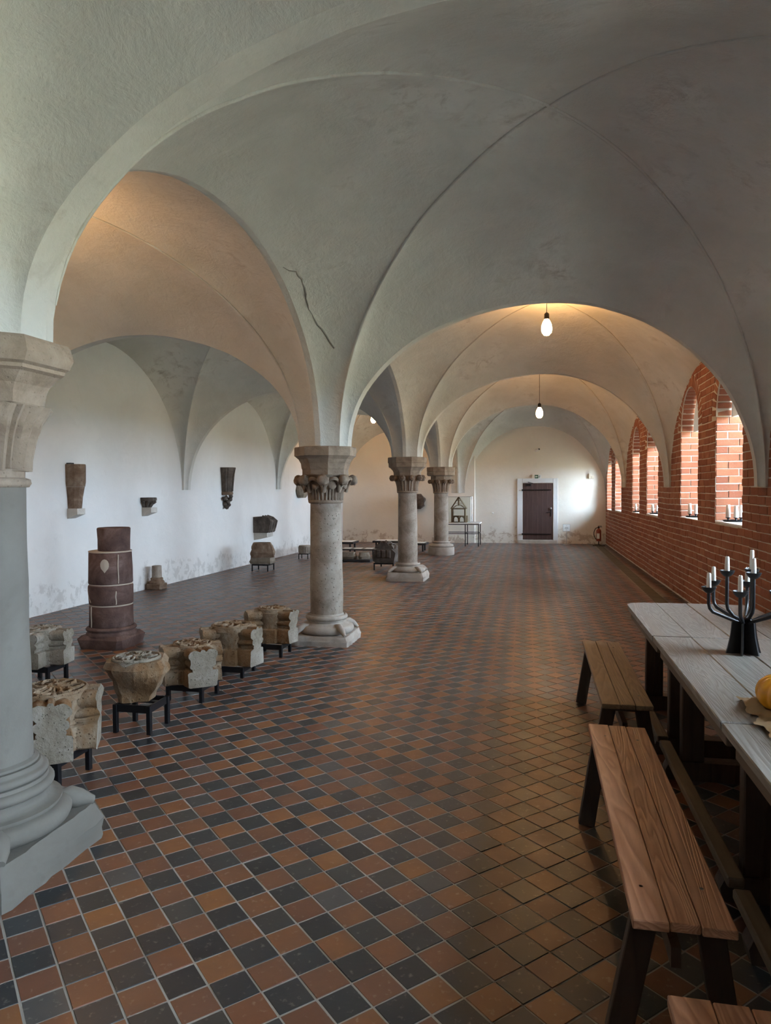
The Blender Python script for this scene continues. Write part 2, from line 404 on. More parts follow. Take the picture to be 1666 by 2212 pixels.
for (d, P, par) in tiles[300:]:
    fb.mi = par; g = lambda: rnd.uniform(-.0014, .0014); z = rnd.uniform(-.0012, .0012)
    lo = []; up = []
    for sx, sy in ((-1, 1), (1, 1), (1, -1), (-1, -1)):
        o2 = DI * (sx * a0 + g()) + DJ * (sy * a0 + g())
        lo.append((P.x + o2.x, P.y + o2.y, -.006)); up.append((P.x + o2.x * .975, P.y + o2.y * .975, z + rnd.uniform(-.0006, .0006)))
    fb.add(lo + up, [(4, 5, 6, 7), (0, 1, 5, 4), (1, 2, 6, 5), (2, 3, 7, 6), (3, 0, 4, 7)])
tag(fb.build('tile_field', [M['tile_black'], M['tile_red']], floor), kind='stuff')
# straight border strip along the brick wall
M['strip'] = stone('border_strip_stone', (.10, .085, .065), (.14, .12, .09), (.17, .145, .11), 4, .2, .2)
y = 0.2; k = 0
while y < YEND - .1:
    ln = .42 + .1 * math.sin(k * 2.3); b = MB(); b.bbox(-.088, .088, .003, ln - .003, -.006, .003, .003)
    o = b.build('border_slab', M['strip'], floor, loc=(1.782, y, 0)); y += ln; k += 1

# ================================================================ setting: brick window wall
ANG = math.atan(.011)
ZTOP = 4.75
wr = MB()
Y0, Y1 = YBACK - .4 - 8, YEND + .4 - 8
DEP = .95
def wall_quad(b, x, ya, yb, za, zb, flip=False):
    q = [(x, ya, za), (x, yb, za), (x, yb, zb), (x, ya, zb)]
    b.add(q, [(0, 3, 2, 1) if not flip else (0, 1, 2, 3)])
NSEG = 16
def arch_pts(ya, yb, zs, rise=None):
    """slightly pointed arch over an opening"""
    c = (ya + yb) / 2; h = (yb - ya) / 2; r = rise or h * 1.06
    out = []
    for i in range(NSEG + 1):
        t = PI * i / NSEG; out.append((c - h * math.cos(t), zs + r * math.sin(t) ** .92))
    return out
yc = Y0
for (wa, wb, sz) in WINS:
    a, b_ = wa - 8, wb - 8
    for x, fl in ((0, False), (DEP, True)):
        wall_quad(wr, x, yc, a, -.2, ZTOP, fl); wall_quad(wr, x, a, b_, -.2, sz, fl)
        pts = arch_pts(a, b_, sz + SPRING)
        for p, q in zip(pts, pts[1:]):
            qd = [(x, p[0], p[1]), (x, q[0], q[1]), (x, q[0], ZTOP), (x, p[0], ZTOP)]
            wr.add(qd, [(0, 3, 2, 1) if not fl else (0, 1, 2, 3)])
    prof = [(a, sz)] + pts + [(b_, sz)]
    for p, q in zip(prof, prof[1:]):
        wr.add([(0, p[0], p[1]), (DEP, p[0], p[1]), (DEP, q[0], q[1]), (0, q[0], q[1])], [(0, 1, 2, 3)])
    wr.add([(0, a, sz), (0, b_, sz), (DEP, b_, sz), (DEP, a, sz)], [(0, 1, 2, 3)])
    yc = b_
for x, fl in ((0, False), (DEP, True)): wall_quad(wr, x, yc, Y1, -.2, ZTOP, fl)
wall_right = tag(wr.build('wall_right', M['mortar']), kind='structure')
wall_right.location = (2.18, 8, 0); wall_right.rotation_euler = (0, 0, ANG)
WM = Matrix.Translation((2.18, 8, 0)) @ Matrix.Rotation(ANG, 4, 'Z')

BR_H, BR_L, J = .0905, .268, .011
bricks = []     # (local centre, (lx, ly, lz) half sizes, axis, weight)
def in_open(y, z, pad=0.0):
    for (wa, wb, sz) in WINS:
        a, b_ = wa - 8, wb - 8
        if a - pad < y < b_ + pad and z > sz - .03:
            zs = sz + SPRING
            if z < zs: return True
            c = (a + b_) / 2; h = (b_ - a) / 2 + pad
            if ((y - c) / h) ** 2 + ((z - zs) / (h * 1.06)) ** 2 < 1: return True
    return False
def wobz(y, z): return .014 * nz(y * .8, z * .7, 3.1) + .005 * nz(y * 3.5, z * 2, 1.7)
rnd = random.Random(11)
row = 0; z = .02
while z < 3.45:
    y = Y0 + (row % 2) * BR_L * .5 + rnd.uniform(0, .05)
    while y < Y1:
        L = (BR_L if rnd.random() < .8 else BR_L * .52) + rnd.uniform(-.012, .012)
        ya, yb = y + J / 2, y + L - J / 2
        # clip against the openings below the springing
        zc = z + BR_H / 2; segs = [(ya, yb)]
        for (wa, wb, sz) in WINS:
            a, b_ = wa - 8, wb - 8
            if sz - .02 < zc:
                ns = []
                for (p, q) in segs:
                    zs = sz + SPRING; h = (b_ - a) / 2; c = (a + b_) / 2; ring = .0
                    if zc < zs: e0, e1 = a, b_
                    else:
                        hh = h + .19; k = 1 - ((zc - zs) / (hh * 1.04)) ** 2
                        if k <= 0: ns.append((p, q)); continue
                        e0, e1 = c - hh * math.sqrt(k), c + hh * math.sqrt(k)
                    if q <= e0 or p >= e1: ns.append((p, q)); continue
                    if p < e0 - .02: ns.append((p, e0 - (.0 if zc < zs else .01)))
                    if q > e1 + .02: ns.append((e1 + (.0 if zc < zs else .01), q))
                segs = ns
        for (p, q) in segs:
            if q - p > .03:
                yy = (p + q) / 2; bricks.append((Vector((0, yy, zc + wobz(yy, zc))), (q - p) / 2, (BR_H - J) / 2, 'f'))
        y += L
    z += BR_H; row += 1
for wi, (wa, wb, sz) in enumerate(WINS):
    a, b_ = wa - 8, wb - 8; z = sz + .012; row = 0
    while z < sz + SPRING - .02:
        for side, yy in (('n', b_), ('p', a)):
            x = .0; first = True
            while x < .82:
                L = BR_L * (.52 if (first and row % 2) else 1.0) + rnd.uniform(-.01, .01); first = False
                xb = min(x + L, .9)
                bricks.append((Vector(((x + xb) / 2, yy, z + BR_H / 2 + .004 * nz(x * 5, z * 3, wi))), (xb - x - J) / 2, (BR_H - J) / 2, side)); x = xb
        z += BR_H; row += 1
    # voussoir ring
    pts = arch_pts(a, b_, sz + SPRING); c = Vector((0, (a + b_) / 2, sz + SPRING)); nv = 22
    for i in range(nv):
        t = PI * (i + .5) / nv; h = (b_ - a) / 2; rr = h * 1.06
        dy, dz = -math.cos(t), math.sin(t) ** .92
        bricks.append((Vector((0, c.y + dy * (h + .09), c.z + dz * (rr + .09))), .085, h * PI / nv / 2 - .005, ('v', PI - t)))
        bricks.append((Vector((.14, c.y + dy * h, c.z + dz * rr)), .125, h * PI / nv / 2 - .005, ('i', PI - t)))
        bricks.append((Vector((.42, c.y + dy * h, c.z + dz * rr)), .135, h * PI / nv / 2 - .005, ('i', PI - t)))
def brick_frame(br):
    c, hl, hh, k = br
    if k == 'f': return Matrix.Translation(c) @ Matrix(((0, 0, -1, 0), (-1, 0, 0, 0), (0, 1, 0, 0), (0, 0, 0, 1)))
    if k == 'n': return Matrix.Translation(c) @ Matrix(((1, 0, 0, 0), (0, 0, -1, 0), (0, 1, 0, 0), (0, 0, 0, 1)))
    if k == 'p': return Matrix.Translation(c) @ Matrix(((-1, 0, 0, 0), (0, 0, 1, 0), (0, 1, 0, 0), (0, 0, 0, 1)))
    t = k[1]; ry, rz = math.cos(t), math.sin(t)
    if k[0] == 'v':      # radial direction along x
        return Matrix.Translation(c) @ Matrix(((0, 0, -1, 0), (ry, -rz, 0, 0), (rz, ry, 0, 0), (0, 0, 0, 1)))
    return Matrix.Translation(c) @ Matrix(((1, 0, 0, 0), (0, -rz, -ry, 0), (0, ry, -rz, 0), (0, 0, 0, 1)))
def brick_verts(hl, hh, rnd, jit=.004):
    """local x = length, y = height, z = out of the wall"""
    j = lambda s=jit: rnd.uniform(-s, s); pr = rnd.uniform(.003, .009)
    lo = [(-hl, -hh, -.012), (hl, -hh, -.012), (hl, hh, -.012), (-hl, hh, -.012)]
    md = [(x + j(.003), y + j(.003), pr - .004) for x, y, z in lo]
    up = [(x - math.copysign(.004, x) + j(.002), y - math.copysign(.004, y) + j(.002), pr + j(.002)) for x, y, z in md]
    return lo + md + up
BF = [(8, 9, 10, 11)] + [(a, (a + 1) % 4, (a + 1) % 4 + 4, a + 4) for a in range(4)] + [(a + 4, (a + 1) % 4 + 4, (a + 1) % 4 + 8, a + 8) for a in range(4)]
def weight(br):
    P = WM @ br[0]; q = view_px(P)
    if q is None or not (-10 < q[0] < W + 10 and 0 < q[1] < H) or P.y < 7.0: return 0
    nrm = (WM.to_3x3() @ brick_frame(br).to_3x3()) @ Vector((0, 0, 1)); v = (Vector((0, 0, EYE)) - P)
    return max(0, nrm.dot(v.normalized())) * br[1] * br[2] / v.length_squared
bricks.sort(key=weight, reverse=True)
BV = []
for k in range(8):
    b = MB(); r2 = random.Random(50 + k); b.add(brick_verts(BR_L / 2, BR_H / 2 - J / 2, r2), BF); BV.append(b.mesh('brick', M['brick']))
for k, br in enumerate(bricks[:300]):
    o = link('brick', BV[k % 8], wall_right)
    o.matrix_local = brick_frame(br) @ Matrix.Diagonal((br[1] / (BR_L / 2), br[2] / (BR_H / 2 - J / 2), 1, 1))
b = MB(); r2 = random.Random(77)
for br in bricks[300:]:
    F = brick_frame(br); b.add([F @ Vector(v) for v in brick_verts(br[1], br[2], r2)], BF)
tag(b.build('brick_courses', M['brick'], wall_right), kind='stuff')

# windows: painted sill, white tympanum board, timber frame, bars and panes
for wi, (wa, wb, sz) in enumerate(WINS):
    a, b_ = wa - 8, wb - 8
    win = thing('window_%d' % (wi + 1), None, None); win['kind'] = 'structure'; win.parent = wall_right
    win.parent = None; win.matrix_world = WM
    b = MB(); b.bbox(-.004, DEP - .1, a + .012, b_ - .012, sz - .01, sz + .012, .004); b.build('window_sill', M['white'], win)
    pts = arch_pts(a + .015, b_ - .015, sz + SPRING)
    b = MB(); poly = [(p[0], p[1]) for p in pts]; k = len(poly); zb = sz + SPRING
    vs = [(.17, p[0], p[1]) for p in poly] + [(.185, p[0], p[1]) for p in poly]
    b.add(vs, [tuple(range(k)), tuple(range(2 * k - 1, k - 1, -1))] + [(i, (i + 1) % k, (i + 1) % k + k, i + k) for i in range(k)])
    recalc(b.build('tympanum_board', M['board'], win))
    b = MB(); xg = WALL_T; w2 = .045
    for (p, q, r, s_) in ((a + .02, a + .02 + w2, sz + .012, zb), (b_ - .02 - w2, b_ - .02, sz + .012, zb), (a + .02, b_ - .02, sz + .012, sz + .06), (a + .02, b_ - .02, zb - .05, zb), ((a + b_) / 2 - .025, (a + b_) / 2 + .025, sz + .05, zb)):
        b.box(xg - .03, xg + .03, p, q, r, s_)
    b.build('window_frame', M['white'], win)
    nz_ = 4
    for cx in (0, 1):
        ya, yb = (a + .06, (a + b_) / 2 - .02) if cx == 0 else ((a + b_) / 2 + .02, b_ - .06)
        for r in range(nz_):
            za = sz + .055 + (zb - sz - .1) * r / nz_; zc = sz + .055 + (zb - sz - .1) * (r + 1) / nz_
            b = MB(); b.add([(xg, ya, za), (xg, yb, za), (xg, yb, zc), (xg, ya, zc)], [(0, 1, 2, 3)]); b.build('pane', M['glass'], win)
            if r:
                b = MB(); b.box(xg - .012, xg + .012, ya, yb, za - .01, za + .01); b.build('glazing_bar', M['white'], win)
    # daylight enters through these openings: mark them for the light sampler
    ld = bpy.data.lights.new('daylight_portal', 'AREA'); ld.shape = 'RECTANGLE'; ld.size = b_ - a; ld.size_y = zb - sz
    ld.cycles.is_portal = True
    lo = bpy.data.objects.new('daylight_portal', ld); COL.objects.link(lo)
    lo.matrix_world = WM @ Matrix.Translation((DEP + .02, (a + b_) / 2, (sz + zb) / 2)) @ Matrix.Rotation(PI / 2, 4, 'Y') @ Matrix.Rotation(PI / 2, 4, 'Z')

# lawn outside
b = MB(); b.box(3.0, 60, -30, 50, -.6, -.35); tag(b.build('lawn', M['grass']), kind='structure')

# ================================================================ setting: plastered walls
b = MB()
def xl(y): return XL(y)
b.grid(lambda u, v: (xl(YBACK - .4 + (YEND - YBACK + .8) * u) + .012 * nz(u * 26, v * 3.5, 2.2), YBACK - .4 + (YEND - YBACK + .8) * u, -.2 + (ZTOP + .2) * v), 120, 26)
n0 = len(b.v); b.add([(xl(YBACK) - .5, YBACK - .4, -.2), (xl(YEND) - .5, YEND + .4, -.2), (xl(YEND) - .5, YEND + .4, ZTOP), (xl(YBACK) - .5, YBACK - .4, ZTOP)], [(0, 1, 2, 3)])
tag(b.build('wall_left', M['wall'], smooth=60), kind='structure')
b = MB()
b.grid(lambda u, v: (-7.2 + 10.6 * u, YEND + .010 * nz(u * 11, v * 4, 7.7), -.2 + (ZTOP + .2) * v), 60, 26)
b.box(-7.2, 3.4, YEND + .3, YEND + .5, -.2, ZTOP)
wall_back = tag(b.build('wall_back', M['endwall'], smooth=60), kind='structure')
b = MB(); b.box(-7.2, 3.4, YBACK - .3, YBACK, -.2, ZTOP); tag(b.build('wall_front', M['wall']), kind='structure')
# shallow pilaster under the last respond
b = MB(); b.bbox(-2.75, -1.74, YEND - .07, YEND + .05, -.05, 3.1, .012); b.build('pilaster', M['endwall'], wall_back)

# ================================================================ setting: vaults
ceiling = thing('ceiling', None, None); ceiling['kind'] = 'structure'
def corner_col(i, sx, sy):
    cx, cy, z = COLS[i]
    return dict(a=(cx + sx * .03, cy + sy * .27), t=(cx + sx * .27, cy + sy * .08), g=(cx + sx * .215, cy + sy * .20), z=z)
def corner_wall(wx, wy, sx, sy, z=1.645):
    return dict(a=(wx, wy + sy * .12), t=(wx + sx * .10, wy + sy * .05), g=(wx + sx * .045, wy + sy * .11), z=z)
def qell(p0, z0, p1, z1, s):
    th = s * PI / 2; k = 1 - math.cos(th); h = math.sin(th)
    return Vector((p0[0] + (p1[0] - p0[0]) * k, p0[1] + (p1[1] - p0[1]) * k, z0 + (z1 - z0) * h))
NS, NV = 22, 14
def rough(P, amp=.012):
    return Vector((P.x + amp * .5 * nz(P.x, P.y, P.z, 2.1), P.y + amp * .5 * nz(P.y, P.z, P.x, 2.3), P.z + amp * (nz(P.x, P.y, P.z, 1.3) + .5 * nz(P.x, P.y, P.z, 3.7))))
def edge_curve(pA, zA, pB, zB, zc, cr=.5):
    Mx = (pA[0] + (pB[0] - pA[0]) * cr, pA[1] + (pB[1] - pA[1]) * cr)
    out = [qell(pA, zA, Mx, zc, i / NS) for i in range(NS + 1)]
    out += [qell(pB, zB, Mx, zc, i / NS) for i in range(NS - 1, -1, -1)]
    return out
EDGES = {}
def bay(key, SW, SE, NW, NE, zS, zN, zW, zE, C, dome=.55):
    b = MB()
    spec = {'S': (SW, SE, 't', zS), 'N': (NW, NE, 't', zN), 'W': (SW, NW, 'a', zW), 'E': (SE, NE, 'a', zE)}
    for e, (A, B, kind, zc) in spec.items():
        ed = edge_curve(A[kind], A['z'], B[kind], B['z'], zc); EDGES[(key, e)] = ed
        gr = [qell(A['g'], A['z'], C[:2], C[2], i / NS) for i in range(NS + 1)] + [qell(B['g'], B['z'], C[:2], C[2], i / NS) for i in range(NS - 1, -1, -1)]
        n = len(b.v); K = len(ed)
        for i in range(K):
            s = i / NS if i <= NS else (2 * NS - i) / NS
            for j in range(NV + 1):
                v = j / NV; P = ed[i].lerp(gr[i], v)
                P.z += dome * (gr[i].z - ed[i].z) * (v * (1 - v)) * s ** 1.5
                w_ = Vector((P.x - C[0], P.y - C[1], P.z - 2.0)); w_.normalize()
                P += w_ * (.34 * v * (1 - v) * min(1, s * 2.2 + .1) * (1.0 - .35 * s))
                b.v.append(tuple(rough(P) if 0 < s else P))
        for i in range(K - 1):
            for j in range(NV):
                a = n + i * (NV + 1) + j; c = a + NV + 1
                b.f.append((a, c, c + 1, a + 1)); b.m.append(0)
    vb = b.build('vault_bay', M['vault'], ceiling, smooth=180)
    b = MB()                                     # plaster arris along each groin
    for A in (SW, SE, NW, NE):
        pts = [rough(qell(A['g'], A['z'], C[:2], C[2], i / 30)) for i in range(2, 31)]
        b.tube(pts, [.006 + .008 * min(1, i / 8) for i in range(len(pts))], 6)
    b.build('groin_arris', M['vault'], vb, smooth=80)
def band(e0, e1):
    b = MB(); K = len(e0); n = 4
    for i in range(K):
        s = min(i, K - 1 - i) / NS
        for j in range(n + 1):
            P = e0[i].lerp(e1[i], j / n); b.v.append(tuple(rough(P) if s > 0 else P))
    for i in range(K - 1):
        for j in range(n):
            a = i * (n + 1) + j; b.f.append((a, a + n + 1, a + n + 2, a + 1)); b.m.append(0)
    b.build('arch_band', M['vault'], ceiling, smooth=60)
def wx(i): return XW(RC[i]) + .015
def lx(i): return XL(LC[i]) - .015
NB = 5
for k in range(NB):
    last = k == NB - 1
    # right-hand aisle: columns on its west side
    SW = corner_col(k, 1, 1); SE = corner_wall(wx(k), RC[k], -1, 1)
    if last:
        cx = COLS[k][0] + .02
        NW = dict(a=(cx + .02, YEND - .10), t=(cx + .26, YEND + .005), g=(cx + .20, YEND - .07), z=1.50)
        NE = dict(a=(XW(YEND) + .01, YEND - .02), t=(XW(YEND) - .02, YEND + .005), g=(XW(YEND) - .01, YEND - .01), z=1.2)
    else:
        NW = corner_col(k + 1, 1, -1); NE = corner_wall(wx(k + 1), RC[k + 1], -1, -1)
    yn = COLS[k + 1][1] if not last else YEND; yr = RC[k + 1] if not last else YEND
    C = ((COLS[k][0] + XW(5)) / 2 + .17, (COLS[k][1] + yn + RC[k] + yr) / 4, (4.26, 4.26, 4.2, 4.2, 4.1)[k])
    zt = [3.5, 3.53, 3.53, 3.58, 3.62]
    bay(('R', k), SW, SE, NW, NE, zt[k], zt[k + 1] if not last else 3.46, (3.8, 3.78, 3.7, 3.6, 3.5)[k], (3.3, 3.3, 3.28, 3.22, 3.1)[k], C)
    # left-hand aisle: columns on its east side
    SE = corner_col(k, -1, 1); SW = corner_wall(lx(k), LC[k], 1, 1)
    if last:
        NE = dict(a=(cx - .02, YEND - .10), t=(cx - .26, YEND + .005), g=(cx - .20, YEND - .07), z=1.50)
        NW = dict(a=(XL(YEND) - .01, YEND - .02), t=(XL(YEND) + .02, YEND + .005), g=(XL(YEND) + .01, YEND - .01), z=1.3)
    else:
        NE = corner_col(k + 1, -1, -1); NW = corner_wall(lx(k + 1), LC[k + 1], 1, -1)
    yl = LC[k + 1] if not last else YEND
    C = ((COLS[k][0] + XL(10)) / 2 - .05, (COLS[k][1] + yn + LC[k] + yl) / 4, (4.2, 4.15, 4.12, 4.05, 4.0)[k])
    zt = [3.4, 3.4, 3.38, 3.42, 3.45]
    bay(('L', k), SW, SE, NW, NE, zt[k], zt[k + 1] if not last else 3.4, (3.85, 3.85, 3.88, 3.62, 3.5)[k], (3.8, 3.78, 3.7, 3.6, 3.5)[k], C)
    band(EDGES[(('L', k), 'E')], EDGES[(('R', k), 'W')])
    if k:
        band(EDGES[(('R', k - 1), 'N')], EDGES[(('R', k), 'S')]); band(EDGES[(('L', k - 1), 'N')], EDGES[(('L', k), 'S')])
# old settlement crack in the plaster of the first bay's web
def px_ray(u, v):
    x, y = (u - 833) / FPX, (v - 1106) / FPX
    return (cam.matrix_world.to_3x3() @ Vector((x, -y, -1))).normalized()
vb = [o for o in ceiling.children if o.name.startswith('vault_bay')][2]
pts = []
for (u, v) in ((588, 563), (612, 577), (640, 587), (652, 603), (658, 622), (661, 645), (667, 668), (679, 689), (686, 702), (704, 724), (722, 752)):
    hit, P, nn, _i = vb.ray_cast(Vector((0, 0, EYE)), px_ray(u, v))
    if hit: pts += ([pts[-1].lerp(P, .5) + Vector((.008 * math.sin(u), 0, .012 * math.cos(u * 3)))] if pts else []) + [P]
if len(pts) > 3:
    b = MB(); b.tube(pts, [.003 + .006 * abs(math.sin(PI * i / (len(pts) - 1) * 1.7)) for i in range(len(pts))], 6); b.build('plaster_crack', M['crack'], vb)
# flat undersides of the wall corbels
for k in range(1, NB):
    for (w, ys, sx) in ((wx(k), RC[k], -1), (lx(k), LC[k], 1)):
        b = MB(); q = []
        for sy in (-1, 1):
            c = corner_wall(w, ys, sx, sy); pts = [c['a'], c['g'], c['t']]
            q += pts if sy < 0 else pts[::-1]
        n = len(q); b.add([(p[0], p[1], 1.645) for p in q] , [tuple(range(n))]); b.build('corbel_underside', M['vault'], ceiling)
b = MB(); q = [(-.29, 0), (-.2, -.07), (-.02, -.10), (.02, -.10), (.2, -.07), (.26, 0)]
b.add([(cx + p[0], YEND + p[1], 1.5) for p in q], [tuple(range(len(q)))]); b.build('corbel_underside', M['vault'], ceiling)
b = MB(); b.box(-7.2, 3.4, YBACK - .4, YEND + .5, ZTOP - .02, ZTOP + .2); b.build('light_seal_slab', M['vault'], ceiling)  # unseen slab added over the vaults to stop sky light leaking in

# ================================================================ door in the end wall
door = tag(thing('door_1', None, None, (0, YEND, 0)), kind='structure')
dx0, dx1, dz0, dz1 = -.346, .537, .105, 1.785
b = MB()
for (p, q, r, s_) in ((-.50, dx0, -.02, 1.92), (dx1, .675, -.02, 1.92), (dx0, dx1, dz1, 1.92)): b.bbox(p, q, -.03, .05, r, s_, .006)
b.build('door_surround', M['surround'], door)
b = MB(); b.bbox(-.47, .65, -.05, .05, -.02, dz0, .01); b.build('threshold', M['console'], door)
npl = 6
for k in range(npl):
    b = MB(); wd_ = (dx1 - dx0 - .02) / npl; x = dx0 + .01 + k * wd_
    b.bbox(x + .0004, x + wd_ - .0004, -.022, .03, dz0 + .01, dz1 - .01, .0015); b.build('plank', M['door'], door)
for z in (dz0 + .17, dz1 - .21):
    b = MB(); b.bbox(dx0 - .03, dx1 - .06, -.032, -.02, z - .017, z + .017, .003); b.tube([(dx0 - .005, -.035, z - .03), (dx0 - .005, -.035, z + .03)], .016, 8)
    for q in (.12, .35, .6, .78): b.lathe([(0, 0), (.009, .002), (.004, .008), (0, .009)], 6, (dx0 + q, -.037, z), False)
    b.build('strap_hinge', M['black'], door)
    b = MB(); b.bbox(dx0 - .10, dx0 - .02, -.045, -.025, z - .02, z + .012, .003); b.build('hinge_plate', M['console'], door)
b = MB(); b.bbox(dx1 - .085, dx1 - .05, -.03, -.02, .80, 1.06, .003); b.tube([(dx1 - .068, -.03, .92), (dx1 - .068, -.07, .92), (dx1 - .20, -.07, .915)], .011, 8); b.build('door_handle', M['black'], door)
b = MB(); b.lathe([(0, 0), (.03, 0), (.03, .02), (.012, .03), (0, .03)], 14); me = b.mesh('door_knob', M['steel'], 40)
o = link('door_knob', me, door, (dx1 - .065, -.022, 1.035)); o.rotation_euler = (PI / 2, 0, 0)
b = MB(); b.bbox(dx0 + .09, dx0 + .25, -.07, -.02, dz1 - .09, dz1 - .03, .006); b.tube([(dx0 + .17, -.075, dz1 - .03), (dx0 + .30, -.09, dz1 - .01), (dx0 + .16, -.04, dz1 + .03)], .009, 6); b.build('door_closer', M['black'], door)

# ================================================================ columns
def bell_r(bell, z):
    for (r0, z0), (r1, z1) in zip(bell, bell[1:]):
        if z0 <= z <= z1: return r0 + (r1 - r0) * (z - z0) / (z1 - z0)
    return bell[-1][0] if z > bell[-1][1] else bell[0][0]
def leaf_mesh(bell, z0, z1, w0, w1, mt, curl=.05, groove=True, head='volute', thick=.02):
    """one capital leaf facing +X, following the bell and curling out at the top"""
    b = MB(); nu, nv = 8, 12
    def P(u, v):
        a = (u - .5) * 2; z = z0 + (z1 - z0) * v; w = w0 + (w1 - w0) * v
        r = bell_r(bell, z) + thick * (1 - abs(a) ** 3) + curl * max(0, v - .6) ** 2 * 5
        if groove: r += -.010 * math.exp(-(a / .18) ** 2) + .008 * (math.exp(-((abs(a) - .55) / .16) ** 2))
        t = a * w / 2 / max(r, .05)
        return (r * math.cos(t), r * math.sin(t), z)
    b.grid(P, nu, nv)
    rt = bell_r(bell, z1) + curl * .8
    if head == 'volute':
        R = w1 * .5; n = len(b.v)
        b2 = [(0, .046), (R * .28, .044), (R * .33, .033), (R * .55, .029), (R * .62, .037), (R * .84, .024), (R, -.004), (R * .92, -.032), (R * .5, -.052), (0, -.056)]
        K = 16
        for i in range(K):
            t = 2 * PI * i / K
            for (r, d) in b2: b.v.append((rt + d - .01, r * math.cos(t), z1 - R * .62 + r * math.sin(t)))
        m = len(b2)
        for i in range(K):
            for j in range(m - 1):
                a = n + i * m + j; c = n + ((i + 1) % K) * m + j
                b.f.append((a, c, c + 1, a + 1)); b.m.append(0)
    elif head == 'lump':
        n = len(b.v)
        def L(u, v):
            t, p = u * 2 * PI, (v - .5) * PI; q = 1 + .25 * nz(math.cos(t) * 2 + z1 * 9, math.sin(t) * 2, p * 2)
            return (rt - .005 + .055 * q * math.cos(p) * math.cos(t), w1 * .50 * q * math.cos(p) * math.sin(t), z1 - .038 + .055 * q * math.sin(p))
        b.grid(L, 14, 8, True)
    return b.mesh('leaf', mt, 50)
def base_profile(r, h0, h1, R):
    """attic base: lower roll, hollow, upper roll"""
    H = h1 - h0; p = []
    a = .46 * H
    for i in range(9): t = -PI / 2 + PI * i / 8; p.append((R - a / 2 + a / 2 * math.cos(t), h0 + a / 2 + a / 2 * math.sin(t)))
    p += [(R - a * .62, h0 + a * 1.04), (R - a * .68, h0 + a * 1.10)]
    ru = r + .042; z2 = h0 + .66 * H
    for i in range(1, 6): t = i / 6; p.append((R - a * .68 + (ru - .012 - R + a * .68) * t - .018 * math.sin(PI * t), h0 + a * 1.10 + (z2 - h0 - a * 1.1) * t))
    c = .27 * H
    p += [(ru - .006, z2), (ru - .006, z2 + .01)]
    for i in range(7): t = -PI / 2 + PI * i / 6; p.append((ru - c / 2 + .01 + c / 2 * math.cos(t), z2 + .01 + c / 2 + c / 2 * math.sin(t)))
    p += [(r + .012, h1 - .012), (r + .004, h1 + .01)]
    return p
